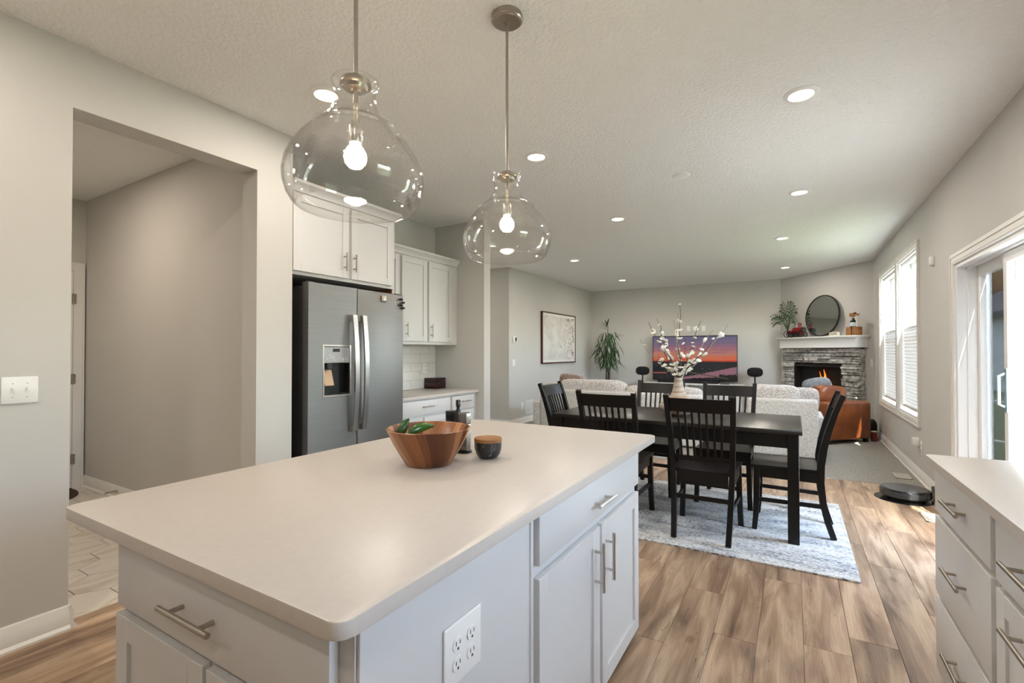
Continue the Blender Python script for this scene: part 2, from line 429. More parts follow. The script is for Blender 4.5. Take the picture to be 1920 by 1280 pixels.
# rug: pale with blue-grey broken streaks along X
m = mat('rug_weave', rgb(214, 214, 212), 0.97)
N, L, P = nodes(m); tc = N['Texture Coordinate']
mp = N.new('ShaderNodeMapping'); mp.inputs['Scale'].default_value = (2.2, 7.0, 1.0); L.new(tc.outputs['Object'], mp.inputs[0])
n1 = N.new('ShaderNodeTexNoise'); n1.inputs['Scale'].default_value = 1.5; n1.inputs['Detail'].default_value = 6; n1.inputs['Roughness'].default_value = 0.7; L.new(mp.outputs[0], n1.inputs[0])
mp2 = N.new('ShaderNodeMapping'); mp2.inputs['Scale'].default_value = (45, 130, 1); L.new(tc.outputs['Object'], mp2.inputs[0])
n2 = N.new('ShaderNodeTexNoise'); n2.inputs['Scale'].default_value = 1.0; n2.inputs['Detail'].default_value = 3; L.new(mp2.outputs[0], n2.inputs[0])
av = N.new('ShaderNodeMath'); av.operation = 'MULTIPLY_ADD'; av.inputs[1].default_value = 0.75; L.new(n2.outputs[0], av.inputs[0])
m7 = N.new('ShaderNodeMath'); m7.operation = 'MULTIPLY'; m7.inputs[1].default_value = 0.6; L.new(n1.outputs[0], m7.inputs[0]); L.new(m7.outputs[0], av.inputs[2])
cr = N.new('ShaderNodeValToRGB'); cr.color_ramp.elements[0].position = 0.54; cr.color_ramp.elements[0].color = rgb(92, 96, 102); cr.color_ramp.elements[1].position = 0.74; cr.color_ramp.elements[1].color = rgb(222, 222, 219)
e = cr.color_ramp.elements.new(0.64); e.color = rgb(176, 180, 184)
L.new(av.outputs[0], cr.inputs[0]); L.new(cr.outputs[0], P.inputs['Base Color'])
bp = N.new('ShaderNodeBump'); bp.inputs['Strength'].default_value = 0.5; bp.inputs['Distance'].default_value = 0.006; L.new(n2.outputs[0], bp.inputs['Height']); L.new(bp.outputs[0], P.inputs['Normal'])

# ledge stone: tint by stone
m = mat('ledge_stone', rgb(150, 148, 143), 0.85)
N, L, P = nodes(m); tc = N['Texture Coordinate']; oi = N.new('ShaderNodeObjectInfo')
nz = N.new('ShaderNodeTexNoise'); nz.inputs['Scale'].default_value = 16; nz.inputs['Detail'].default_value = 6
L.new(tc.outputs['Object'], nz.inputs[0])
cr = N.new('ShaderNodeValToRGB'); cr.color_ramp.elements[0].position = 0.3; cr.color_ramp.elements[0].color = rgb(136, 134, 131); cr.color_ramp.elements[1].position = 0.66; cr.color_ramp.elements[1].color = rgb(226, 224, 219)
L.new(nz.outputs[0], cr.inputs[0])
hs = N.new('ShaderNodeHueSaturation'); mr = N.new('ShaderNodeMapRange'); mr.inputs[3].default_value = 0.62; mr.inputs[4].default_value = 1.12
L.new(oi.outputs['Random'], mr.inputs[0]); L.new(mr.outputs[0], hs.inputs['Value']); L.new(cr.outputs[0], hs.inputs['Color']); L.new(hs.outputs[0], P.inputs['Base Color'])
bp = N.new('ShaderNodeBump'); bp.inputs['Strength'].default_value = 0.9; bp.inputs['Distance'].default_value = 0.012; L.new(nz.outputs[0], bp.inputs['Height']); L.new(bp.outputs[0], P.inputs['Normal'])

# woven / ringed ceramic vase
m = mat('vase_clay', rgb(176, 158, 138), 0.55)
N, L, P = nodes(m); tc = N['Texture Coordinate']
mp = N.new('ShaderNodeMapping'); mp.inputs['Scale'].default_value = (3, 3, 60); L.new(tc.outputs['Object'], mp.inputs[0])
nz = N.new('ShaderNodeTexNoise'); nz.inputs['Scale'].default_value = 1.5; nz.inputs['Detail'].default_value = 4; L.new(mp.outputs[0], nz.inputs[0])
cr = N.new('ShaderNodeValToRGB'); cr.color_ramp.elements[0].position = 0.35; cr.color_ramp.elements[0].color = rgb(140, 110, 86); cr.color_ramp.elements[1].position = 0.6; cr.color_ramp.elements[1].color = rgb(196, 186, 172)
L.new(nz.outputs[0], cr.inputs[0]); L.new(cr.outputs[0], P.inputs['Base Color'])

# clear glass that lets light through
def glass(name, tint=(1, 1, 1, 1), base=0.03, gain=0.9, rough=0.0):
    m = bpy.data.materials.new(name); m.use_nodes = True
    nt = m.node_tree; nt.nodes.clear()
    out = nt.nodes.new('ShaderNodeOutputMaterial'); mxs = nt.nodes.new('ShaderNodeMixShader')
    tr = nt.nodes.new('ShaderNodeBsdfTransparent'); tr.inputs[0].default_value = tint
    gl = nt.nodes.new('ShaderNodeBsdfGlossy'); gl.inputs['Roughness'].default_value = rough
    lw = nt.nodes.new('ShaderNodeLayerWeight'); lw.inputs[0].default_value = 0.25
    mr = nt.nodes.new('ShaderNodeMapRange'); mr.inputs[3].default_value = base; mr.inputs[4].default_value = gain
    nt.links.new(lw.outputs['Facing'], mr.inputs[0]); nt.links.new(mr.outputs[0], mxs.inputs[0])
    nt.links.new(tr.outputs[0], mxs.inputs[1]); nt.links.new(gl.outputs[0], mxs.inputs[2]); nt.links.new(mxs.outputs[0], out.inputs[0])
    M[name] = m
glass('window_glass', (0.94, 0.96, 0.955, 1), 0.02, 0.07)
glass('pendant_glass', (0.996, 0.995, 0.993, 1), 0.010, 0.6, 0.01)
glass('dimming_screen', (0.17, 0.174, 0.18, 1), 0.0, 0.0, 0.6)  # dark tint added to dim the outdoor view
# cellular shade fabric: diffuse + translucent
m = bpy.data.materials.new('shade_fabric'); m.use_nodes = True; nt = m.node_tree; nt.nodes.clear()
out = nt.nodes.new('ShaderNodeOutputMaterial'); ms = nt.nodes.new('ShaderNodeMixShader'); ms.inputs[0].default_value = 0.03
df = nt.nodes.new('ShaderNodeBsdfDiffuse'); df.inputs[0].default_value = rgb(238, 238, 238)
tl = nt.nodes.new('ShaderNodeBsdfTranslucent'); tl.inputs[0].default_value = rgb(236, 236, 238)
nt.links.new(df.outputs[0], ms.inputs[1]); nt.links.new(tl.outputs[0], ms.inputs[2]); nt.links.new(ms.outputs[0], out.inputs[0]); M['shade_fabric'] = m

# television picture: dusk over a river city
m = bpy.data.materials.new('tv_picture'); m.use_nodes = True; nt = m.node_tree; N = nt.nodes; L = nt.links
P = N['Principled BSDF']; P.inputs['Base Color'].default_value = (0.01, 0.01, 0.01, 1); P.inputs['Roughness'].default_value = 0.25
tc = N.new('ShaderNodeTexCoord'); sx = N.new('ShaderNodeSeparateXYZ'); L.new(tc.outputs['Generated'], sx.inputs[0])
def mth(op, a, b=None, c=None, clamp=False):
    n = N.new('ShaderNodeMath'); n.operation = op; n.use_clamp = clamp
    for i, v in enumerate((a, b, c)):
        if v is None: continue
        if isinstance(v, (int, float)): n.inputs[i].default_value = v
        else: L.new(v, n.inputs[i])
    return n.outputs[0]
def noise(scale, stretch, det=4, dist=0.0):
    mp = N.new('ShaderNodeMapping'); mp.inputs['Scale'].default_value = stretch; L.new(tc.outputs['Generated'], mp.inputs[0])
    n = N.new('ShaderNodeTexNoise'); n.inputs['Scale'].default_value = scale; n.inputs['Detail'].default_value = det; n.inputs['Distortion'].default_value = dist
    L.new(mp.outputs[0], n.inputs[0]); return n.outputs[0]
def rampn(f, els):
    c = N.new('ShaderNodeValToRGB'); r = c.color_ramp
    r.elements[0].position, r.elements[0].color = els[0]; r.elements[1].position, r.elements[1].color = els[-1]
    for ps, cc in els[1:-1]:
        e = r.elements.new(ps); e.color = cc
    L.new(f, c.inputs[0]); return c.outputs[0]
def mix(f, a, b):
    n = N.new('ShaderNodeMix'); n.data_type = 'RGBA'
    if isinstance(f, (int, float)): n.inputs[0].default_value = f
    else: L.new(f, n.inputs[0])
    for k, v in ((6, a), (7, b)):
        if isinstance(v, tuple): n.inputs[k].default_value = v
        else: L.new(v, n.inputs[k])
    return n.outputs[2]
u, v = sx.outputs[0], sx.outputs[2]
st = noise(3.0, (1.0, 1.0, 9.0), 5, 0.6)
vv = mth('MULTIPLY_ADD', mth('SUBTRACT', st, 0.5), 0.34, v)
skyc = rampn(vv, [(0.40, rgb(214, 74, 44)), (0.50, rgb(232, 112, 74)), (0.60, rgb(206, 136, 116)), (0.70, rgb(172, 112, 128)), (0.82, rgb(134, 112, 142)), (1.0, rgb(106, 108, 136))])
city = noise(22.0, (2.2, 1, 2.0), 6)
land = rampn(city, [(0.35, rgb(10, 12, 18)), (0.55, rgb(30, 34, 42)), (0.64, rgb(58, 54, 52)), (0.72, rgb(170, 140, 110))])
rv = mth('ABSOLUTE', mth('SUBTRACT', v, mth('MULTIPLY_ADD', mth('SUBTRACT', u, 0.32), 0.27, 0.02)))
wd = mth('MULTIPLY_ADD', mth('MAXIMUM', mth('SUBTRACT', u, 0.5), 0.0), 0.16, 0.03)
river = mth('MULTIPLY', mth('LESS_THAN', rv, mth('MULTIPLY_ADD', mth('SUBTRACT', city, 0.5), 0.07, wd)), mth('GREATER_THAN', u, 0.30))
land = mix(river, land, rgb(158, 112, 124))
trees = mth('MULTIPLY', mth('GREATER_THAN', u, 0.80), mth('LESS_THAN', v, mth('MULTIPLY_ADD', city, 0.22, 0.02)))
land = mix(trees, land, rgb(14, 18, 14))
bridge = mth('LESS_THAN', mth('ABSOLUTE', mth('SUBTRACT', v, mth('MULTIPLY_ADD', mth('SUBTRACT', u, 0.45), -0.28, 0.17))), 0.013)
bridge = mth('MULTIPLY', bridge, mth('MULTIPLY', mth('GREATER_THAN', u, 0.42), mth('LESS_THAN', u, 0.9)))
land = mix(bridge, land, rgb(92, 84, 62))
strip = mth('MULTIPLY', mth('LESS_THAN', u, 0.17), mth('LESS_THAN', mth('ABSOLUTE', mth('SUBTRACT', v, 0.15)), 0.015))
land = mix(strip, land, rgb(168, 92, 88))
pic = mix(mth('GREATER_THAN', v, 0.425), land, skyc)
L.new(pic, P.inputs['Emission Color']); P.inputs['Emission Strength'].default_value = 0.42
M['tv_picture'] = m

# pale abstract print
m = bpy.data.materials.new('art_print'); m.use_nodes = True; nt = m.node_tree; N = nt.nodes; L = nt.links
P = N['Principled BSDF']; P.inputs['Roughness'].default_value = 0.6
tc = N.new('ShaderNodeTexCoord'); sx = N.new('ShaderNodeSeparateXYZ'); L.new(tc.outputs['Generated'], sx.inputs[0])
u, v = sx.outputs[1], sx.outputs[2]
n1 = noise(5.0, (1, 1.4, 1), 6, 0.4); n2 = noise(13.0, (1, 1, 1), 5, 0.8)
basec = rampn(n1, [(0.3, rgb(206, 203, 198)), (0.6, rgb(226, 224, 220))])
right = mth('MULTIPLY', mth('SUBTRACT', u, 0.52), 2.6, clamp=True)
f = mth('MULTIPLY', right, mth('GREATER_THAN', n2, 0.53))
mid = mix(mth('MULTIPLY', f, 0.75), basec, rampn(n1, [(0.35, rgb(120, 112, 104)), (0.55, rgb(188, 172, 158))]))
dk = mth('MULTIPLY', right, mth('GREATER_THAN', n2, 0.655))
mid = mix(dk, mid, rgb(58, 54, 50))
sm = mth('MULTIPLY', mth('GREATER_THAN', noise(8.0, (1, 1.5, 0.7), 5), 0.66), 0.5)
L.new(mix(sm, mid, rgb(168, 165, 160)), P.inputs['Base Color'])
M['art_print'] = m

# ================================================================== THE SETTING
XL, XK, YP, XE = -2.91, -3.61, 4.335, -2.92
XV, YB, XR, YR = -4.20, 10.90, 1.09, -2.60
H = 2.74
DP = Vector((-0.209, 10.892, 0)); DD = Vector((0.65026, -0.75972, 0)); DN = Vector((-0.75972, -0.65026, 0))
def dg(s, off, z):
    return DP + DD * s + DN * off + Vector((0, 0, z))
FIRE = Face((DP.x, DP.y, 0), (DD.x, DD.y), (DN.x, DN.y))

def boxes(*bs):
    bm = B()
    for b in bs: box(bm, *b)
    return bm
# --- floor: base slab + every plank
floor = struct('floor', bx(-6.1, 1.25, -2.75, 5.81, -0.12, -0.009), 'dark_gap', 'brown wood plank floor of the kitchen and dining area')
ends = {0: 2.628, 1: 3.595, -1: 2.468, -3: 2.36, -4: 2.752, -5: 2.165, -6: 2.977, -2: 3.08, 2: 3.05, 3: 2.2}
W = 0.1775
PL = 1.30
plank_cache = {}
def plank(x0, x1, y0, y1):
    key = (round(x1 - x0, 4), round(y1 - y0, 4))
    if key not in plank_cache:
        bm = bx(0.0007, key[0] - 0.0007, 0.0007, key[1] - 0.0007, -0.009, 0.0, bev=0.0012, seg=1)
        me = bpy.data.meshes.new('plank'); bm.to_mesh(me); bm.free(); me.materials.append(M['plank_wood'])
        plank_cache[key] = me
    inst('plank', plank_cache[key], floor, Matrix.Translation((x0, y0, 0)))
for k in range(-19, 5):
    x0 = max(0.208 + W * k, XL); x1 = min(0.208 + W * (k + 1), XR)
    if x1 - x0 < 0.01: continue
    y = ends.get(k, 2.2 + rnd.random() * PL)
    while y > YR: y -= PL
    while y < 5.81:
        a, b = max(y, YR), min(y + PL, 5.81)
        if b - a > 0.02 and not (x1 < -1.9 and a > 3.4 and False): plank(x0, x1, a, b)
        y += PL
for k in range(-33, -18):                                          # hall behind the wall stub
    x0 = max(0.208 + W * k, -5.6); x1 = min(0.208 + W * (k + 1), XL)
    if x1 - x0 > .01: plank(x0, x1, 4.458, 4.9 + .1 * (k % 5)); plank(x0, x1, 4.9 + .1 * (k % 5), 5.81)
for a, c in ((0.866, 1.32), (1.32, 1.758)): plank(-2.984, XL, a, c)
# --- carpet of the living room
cbm = B()
nx, ny = 150, 120
gx = [XR - (XR + 5.75) * i / nx for i in range(nx + 1)]; gy = [5.81 + (YB + 0.1 - 5.81) * (j / ny) ** 1.25 for j in range(ny + 1)]
gv = [[cbm.verts.new((x, y, 0.010 + rnd.uniform(-0.003, 0.003))) for y in gy] for x in gx]
def inside(x, y):
    if x < -5.59: return False
    if x < XV and y > 6.99: return False
    if y > YB - .001: return False
    return (Vector((x, y, 0)) - DP).dot(DN) > 0.0
for i in range(nx):
    for j in range(ny):
        if not all(inside(a_.co.x, a_.co.y) for a_ in (gv[i][j], gv[i][j + 1], gv[i + 1][j + 1], gv[i + 1][j])): continue
        cbm.faces.new((gv[i][j], gv[i][j + 1], gv[i + 1][j + 1], gv[i + 1][j]))
bmesh.ops.recalc_face_normals(cbm, faces=cbm.faces)
for i in range(nx):                                             # turned-down front edge
    a, b = gv[i][0], gv[i + 1][0]
    cbm.faces.new((a, b, cbm.verts.new((b.co.x, b.co.y - 0.006, 0.0)), cbm.verts.new((a.co.x, a.co.y - 0.006, 0.0))))
bmesh.ops.delete(cbm, geom=[v for v in cbm.verts if not v.link_faces], context='VERTS')
carpet = obj('carpet', cbm, 'carpet_pile')
tag(carpet, 'light grey pile carpet covering the living room floor', 'carpet', kind='stuff')
struct('floor_living', bx(-5.75, 1.25, 5.812, 11.3, -0.12, 0.0), 'dark_gap', 'floor slab beneath the grey living room carpet')
# --- mudroom hexagon tiles
tfloor = struct('floor_mudroom', bx(-5.87, -2.985, -0.4, 1.85, -0.008, -0.004), 'grout_dark', 'marble-look hexagon tile floor through the wall opening')
HA = 0.1455; HAP = HA * math.sqrt(3) / 2
tb = B(); prism(tb, [((HA - 0.0022) * math.cos(PI / 3 * i), (HA - 0.0022) * math.sin(PI / 3 * i)) for i in range(6)], -0.006, 0.0, bev=0.001, seg=1)
tme = bpy.data.meshes.new('hex_tile'); tb.to_mesh(tme); tb.free(); tme.materials.append(M['marble_tile'])
def clip_hex(cx, cy):
    pts = [(cx + (HA - 0.0022) * math.cos(PI / 3 * i), cy + (HA - 0.0022) * math.sin(PI / 3 * i)) for i in range(6)]
    for ax, lim, sg in ((0, -2.99, 1), (0, -5.868, -1), (1, 1.848, 1), (1, -0.395, -1)):
        out = []
        for i in range(len(pts)):
            p, q = pts[i], pts[(i + 1) % len(pts)]
            fp, fq = sg * (p[ax] - lim), sg * (q[ax] - lim)
            if fp <= 0: out.append(p)
            if (fp < 0) != (fq < 0):
                t = fp / (fp - fq); out.append((p[0] + t * (q[0] - p[0]), p[1] + t * (q[1] - p[1])))
        pts = out
        if len(pts) < 3: return None
    return pts
for i in range(-8, 9):
    for j in range(-8, 6):
        cx = -4.449 + 1.5 * HA * i; cy = 1.381 - HAP + 2 * HAP * j + (HAP if i % 2 else 0)
        if cx - HA > -2.99 or cx + HA < -5.868 or cy - HAP > 1.848 or cy + HAP < -0.395: continue
        if cx + HA < -2.99 and cx - HA > -5.868 and cy + HAP < 1.848 and cy - HAP > -0.395:
            inst('tile', tme, tfloor, Matrix.Translation((cx, cy, 0)))
        else:
            pp = clip_hex(cx, cy)
            if pp and len(pp) >= 3:
                b = B(); prism(b, pp, -0.006, 0.0)
                if sum(f.calc_area() for f in b.faces) > 0.004: obj('tile', b, 'marble_tile', tfloor)
                else: b.free()
struct('trim_threshold', prism(B(), [(-2.992, 0.0), (-2.945, 0.0), (-2.955, 0.006), (-2.982, 0.006)], 0.0, 0.894, mtx=Matrix.Translation((0, 1.759, 0)) @ Matrix.Rotation(PI / 2, 4, 'X')), 'plank_wood', 'wood transition strip between plank floor and hexagon tiles')
# --- walls and ceiling
struct('ceiling', bx(-6.1, 1.25, -2.75, 11.3, H, H + 0.12), 'ceiling_paint', 'off-white knockdown textured ceiling')
struct('wall_left', boxes((-3.07, XL, YR - .15, 0.865, -.02, H), (-3.07, XL, 0.865, 1.759, 2.435, H), (-3.07, XL, 1.759, 2.006, -.02, H)), 'wall_paint', 'greige kitchen wall with the tall open doorway')
struct('wall_mudroom', boxes((-6.0, -3.07, 1.85, 2.0, -.02, H), (-6.0, -5.87, -0.4, 1.85, -.02, H), (-6.0, -3.07, -0.55, -0.4, -.02, H)), 'wall_paint', 'greige mudroom walls seen through the doorway')
struct('wall_kitchen', bx(-3.75, XK, 2.006, YP, -.02, H), 'wall_paint', 'greige wall behind the refrigerator and wall cabinets')
struct('wall_pantry', bx(-5.75, XE, YP, 4.457, -.02, H), 'wall_paint', 'greige wall stub at the end of the kitchen cabinets')
struct('wall_hall', boxes((-5.75, -5.6, 4.457, 7.12, -.02, H), (-5.6, -4.35, 7.0, 7.12, -.02, H)), 'wall_paint', 'shaded hall wall beyond the kitchen cabinets')
struct('wall_living', bx(-4.35, XV, 7.0, 11.05, -.02, H), 'wall_paint', 'living room side wall with the framed print')
struct('wall_back', bx(XV, 0.3, YB, 11.05, -.02, H), 'wall_paint', 'living room end wall behind the television')
b = B(); FIRE.box(b, -0.15, 2.15, -.02, H, -0.18, 0.0)
struct('wall_fireplace', b, 'wall_paint', 'diagonal corner wall behind the stone fireplace')
struct('wall_rear', bx(-3.07, 1.25, YR - .15, YR, -.02, H), 'wall_paint', 'kitchen wall behind the viewer')
WIN = [(6.23, 7.28, 0.59, 2.35), (7.40, 8.62, 0.59, 2.35), (0.55, 1.45, 1.20, 2.05)]
DOOR = (3.45, 4.94, 0.0, 1.965)
cuts = sorted(WIN + [DOOR])
wb = B(); y = YR - .15
for (a, c, z0, z1) in cuts:
    box(wb, XR, XR + .16, y, a, -.02, H)
    if z0 > 0: box(wb, XR, XR + .16, a, c, -.02, z0)
    box(wb, XR, XR + .16, a, c, z1, H)
    y = c
box(wb, XR, XR + .16, y, 9.55, -.02, H)
struct('wall_right', wb, 'wall_paint', 'greige wall with the patio door and two tall windows')
# --- baseboards
def baseboard(name, label, segs):
    bm = B()
    for (p0, p1, n) in segs:
        p0, p1 = Vector((*p0, 0)), Vector((*p1, 0)); n = Vector((*n, 0)).normalized(); u_ = (p1 - p0).normalized(); ln = (p1 - p0).length
        prof = [(0, 0), (0.026, 0), (0.026, 0.010), (0.016, 0.022), (0.014, 0.022), (0.014, 0.085), (0.008, 0.093), (0.008, 0.103), (0.003, 0.11), (0, 0.11)]
        r0 = [bm.verts.new(p0 + n * a + Vector((0, 0, z))) for a, z in prof]
        r1 = [bm.verts.new(p1 + n * a + Vector((0, 0, z))) for a, z in prof]
        for i in range(len(prof)):
            j = (i + 1) % len(prof); bm.faces.new((r0[i], r0[j], r1[j], r1[i]))
        bm.faces.new(r0); bm.faces.new(list(reversed(r1)))
    return struct(name, bm, 'trim_white', label)
baseboard('baseboard_left', 'white baseboard below the light switch wall', [((XL, YR), (XL, 0.868), (1, 0)), ((XL, 1.756), (XL, 2.006), (1, 0)), ((-2.99, 0.868), (XL + .014, 0.868), (0, 1))])
baseboard('baseboard_right', 'white baseboard along the window wall', [((XR, 5.03), (XR, 9.37), (-1, 0)), ((XR, 2.52), (XR, 3.36), (-1, 0))])
baseboard('baseboard_back', 'white baseboard below the television wall', [((XV, YB), (-.21, YB), (0, -1))])
baseboard('baseboard_living', 'white baseboard below the framed print wall', [((XV, 7.0), (XV, YB), (1, 0))])
baseboard('baseboard_mudroom', 'white baseboard in the mudroom', [((-5.87, 1.85), (-3.07, 1.85), (0, -1))])
baseboard('baseboard_hall', 'white baseboard along the shaded hall wall', [((-5.6, 7.0), (XV, 7.0), (0, -1))])

# --- window units in the right wall
def casing(bm, y0, y1, z0, z1, w=0.07, sill=True, bottom=True):
    def bar(a0, a1, b0, b1):
        box(bm, XR - 0.016, XR, a0, a1, b0, b1)
    bar(y0 - w, y0, z0 - (w if bottom else 0), z1 + w); bar(y1, y1 + w, z0 - (w if bottom else 0), z1 + w); bar(y0, y1, z1, z1 + w)
    if bottom: bar(y0, y1, z0 - w, z0)
    for t, o_ in ((0.022, 0.052), (0.019, 0.012)):                # raised outer and inner beads
        e = o_ + 0.014
        for a0, a1, b0, b1 in ((y0 - e, y0 - o_, z0 - (e if bottom else 0), z1 + e), (y1 + o_, y1 + e, z0 - (e if bottom else 0), z1 + e), (y0 - o_, y1 + o_, z1 + o_, z1 + e)) + (((y0 - o_, y1 + o_, z0 - e, z0 - o_),) if bottom else ()):
            box(bm, XR - t, XR - 0.016, a0, a1, b0, b1)
def frame(bm, x0, x1, y0, y1, z0, z1, w):
    box(bm, x0, x1, y0, y0 + w, z0, z1); box(bm, x0, x1, y1 - w, y1, z0, z1)
    box(bm, x0, x1, y0 + w, y1 - w, z0, z0 + w); box(bm, x0, x1, y0 + w, y1 - w, z1 - w, z1)
wl_ = ['tall white window nearest the patio door, half covered by a shade', 'tall white window nearest the fireplace corner, half covered by a shade', 'white kitchen window above the worktop beside the viewer']
for i, (y0, y1, z0, z1) in enumerate(WIN):
    b = B(); frame(b, XR, XR + .155, y0, y1, z0, z1, 0.022)
    w_ = struct('window_%d' % (i + 1), b, 'trim_white', wl_[i])
    b = B(); casing(b, y0, y1, z0, z1, 0.06); obj('casing', b, 'trim_white', w_)
    zm = (z0 + z1) / 2
    for k, (a, c, xx) in enumerate(((z0 + .022, zm + .02, XR + .085), (zm - .02, z1 - .022, XR + .115))):
        b = B(); frame(b, xx, xx + .028, y0 + .022, y1 - .022, a, c, 0.04)
        sh = obj('sash', b, 'vinyl_white', w_)
        obj('pane', bx(xx + .012, xx + .016, y0 + .062, y1 - .062, a + .04, c - .04), 'window_glass', sh)
    if i < 2:
        obj('sash_lock', bx(XR + .075, XR + .1, (y0 + y1) / 2 - .03, (y0 + y1) / 2 + .03, zm + .02, zm + .032, bev=.003), 'vinyl_white', w_)
# cellular shades on the lower halves
for i, (y0, y1, z0, z1) in enumerate(WIN[:2]):
    t = thing('cellular_shade', ('white pleated shade over the lower half of the window nearest the patio door', 'white pleated shade over the lower half of the window nearest the fireplace')[i], 'window shade', ((XR + .045), (y0 + y1) / 2, 0.64), group='pleated window shades')
    a, c = y0 + .026, y1 - .026
    b = B(); n = 46; zt, zb = 1.555, 0.665
    ring = []
    for k in range(n + 1):
        z = zt + (zb - zt) * k / n; off = 0.012 if k % 2 else -0.004
        ring.append((b.verts.new((XR + .045 - off, a, z)), b.verts.new((XR + .045 - off, c, z))))
    for p, q in zip(ring, ring[1:]): b.faces.new((p[0], p[1], q[1], q[0]))
    obj('pleated_fabric', b, 'shade_fabric', t, smooth=False)
    obj('top_rail', bx(XR + .03, XR + .06, a, c, 1.552, 1.572, bev=.003), 'plastic_white', t)
    obj('bottom_rail', bx(XR + .03, XR + .06, a, c, 0.645, 0.668, bev=.003), 'vent_grey', t)
    for yy in (a + .12, c - .12):
        obj('lift_cord', tube(B(), [(XR + .045, yy, 1.572), (XR + .045, yy, z1 - .02)], 0.0012, 5), 'plastic_white', t)
    obj('head_rail', bx(XR + .028, XR + .066, a, c, z1 - .055, z1 - .024, bev=.004), 'plastic_white', t)
# --- sliding patio door
y0, y1, z0, z1 = DOOR
b = B(); box(b, XR, XR + .17, y1 - .03, y1, 0, z1); box(b, XR, XR + .17, y0, y0 + .03, 0, z1); box(b, XR, XR + .17, y0 + .03, y1 - .03, z1 - .03, z1); box(b, XR, XR + .17, y0 + .03, y1 - .03, -0.01, .03)
box(b, XR + .055, XR + .068, y1 - .045, y1 - .03, .03, z1 - .03); box(b, XR + .055, XR + .068, y0 + .03, y1 - .03, z1 - .045, z1 - .03)
pd = struct('door_1', b, 'vinyl_white', 'white sliding glass patio door in the right wall')
b = B(); casing(b, y0, y1, z0, z1, 0.082, bottom=False); obj('casing', b, 'trim_white', pd)
b = B()                                                            # outside brickmould
box(b, XR + .1605, XR + .178, y1, y1 + .08, 0, z1 + .08); box(b, XR + .1605, XR + .178, y0 - .08, y0, 0, z1 + .08); box(b, XR + .1605, XR + .178, y0, y1, z1, z1 + .08)
obj('brickmould', b, 'vinyl_white', pd)
ym = (y0 + y1) / 2
for nm, a, c, xx in (('fixed_panel', ym - .02, y1 - .03, XR + .115), ('sliding_panel', y0 + .03, ym + .05, XR + .075)):
    b = B(); box(b, xx, xx + .036, a, a + .065, .03, z1 - .03, bev=.003, seg=1); box(b, xx, xx + .036, c - .065, c, .03, z1 - .03, bev=.003, seg=1)
    box(b, xx, xx + .036, a + .065, c - .065, z1 - .11, z1 - .03); box(b, xx, xx + .036, a + .065, c - .065, .03, .13)
    pn = obj(nm, b, 'vinyl_white', pd)
    obj('pane', bx(xx + .014, xx + .020, a + .06, c - .06, .12, z1 - .10), 'window_glass', pn)
    if nm == 'sliding_panel':
        hb = B(); tube(hb, [(xx - .0, c - .035, .93), (xx - .035, c - .035, .95), (xx - .035, c - .035, 1.13), (xx - .0, c - .035, 1.15)], .009, 8)
        box(hb, xx - .006, xx + .001, c - .06, c - .012, .9, 1.18, bev=.002, seg=1)
        obj('handle', hb, 'handle_teal', pn)
b = B(); xx = XR + .172; a, c = ym - .02, y1 - .035  # screen added to darken the view through the left panel
frame(b, xx, xx + .016, a, c, .03, z1 - .035, .03); sc = obj('dimming_frame', b, 'vinyl_white', pd)
obj('dimming_mesh', bx(xx + .007, xx + .009, a + .028, c - .028, .058, z1 - .063), 'dimming_screen', sc)
# --- mudroom door
door2 = struct('door_2', bx(-5.868, -5.845, 0.86, 1.752, 0.012, 2.045), 'trim_white', 'white mudroom door glimpsed past the doorway edge')
b = B(); box(b, -5.87, -5.848, 1.756, 1.838, 0, 2.13); box(b, -5.87, -5.848, 0.77, 0.856, 0, 2.13); box(b, -5.87, -5.848, 0.856, 1.756, 2.05, 2.13); box(b, -5.87, -5.842, 1.822, 1.838, 0, 2.13)
obj('casing', b, 'trim_white', door2)
for z in (1.786, 1.031, 0.277):
    b = B(); tube(b, [(-5.838, 1.754, z - .05), (-5.838, 1.754, z + .05)], .007, 8); box(b, -5.847, -5.841, 1.742, 1.776, z - .045, z + .045)
    obj('hinge', b, 'nickel', door2)
b = B(); box(b, -5.845, -5.838, 0.98, 1.63, 0.2, 0.95); box(b, -5.845, -5.838, 0.98, 1.63, 1.1, 1.9); obj('raised_panel', b, 'trim_white', door2)

# ------------------------------------------------------------------ outdoors
tag(obj('lawn', bx(1.26, 90, -40, 90, -0.45, -0.35), 'lawn_green'), 'green lawn beyond the patio door', 'lawn', kind='stuff')
o = tag(obj('bounce_slab', bx(1.345, 4.5, 0.5, 5.3, -0.345, -0.12), 'bounce_stone'), 'pale patio slab added outside the sliding door to bounce sunlight indoors', 'patio')  # slab added and made pale to bounce sun up to the ceiling
nb = thing('neighbour_house', 'white sided house with a gable roof beyond the patio door', 'house', (13.5, 26, -.35))
NB = Face((7.25, 25.0, 0), (1, 0), (0, -1))
b = B(); pts = [(0, -.35), (14, -.35), (14, 2.9), (7, 6.9), (0, 2.9)]
f1 = [b.verts.new((7.25 + x, 25.0, z)) for x, z in pts]; f2 = [b.verts.new((7.25 + x, 36.0, z)) for x, z in pts]
b.faces.new(f1); b.faces.new(list(reversed(f2)))
for i in range(5): b.faces.new((f1[i], f1[(i + 1) % 5], f2[(i + 1) % 5], f2[i]))
obj('wall', b, 'siding', nb, smooth=False)
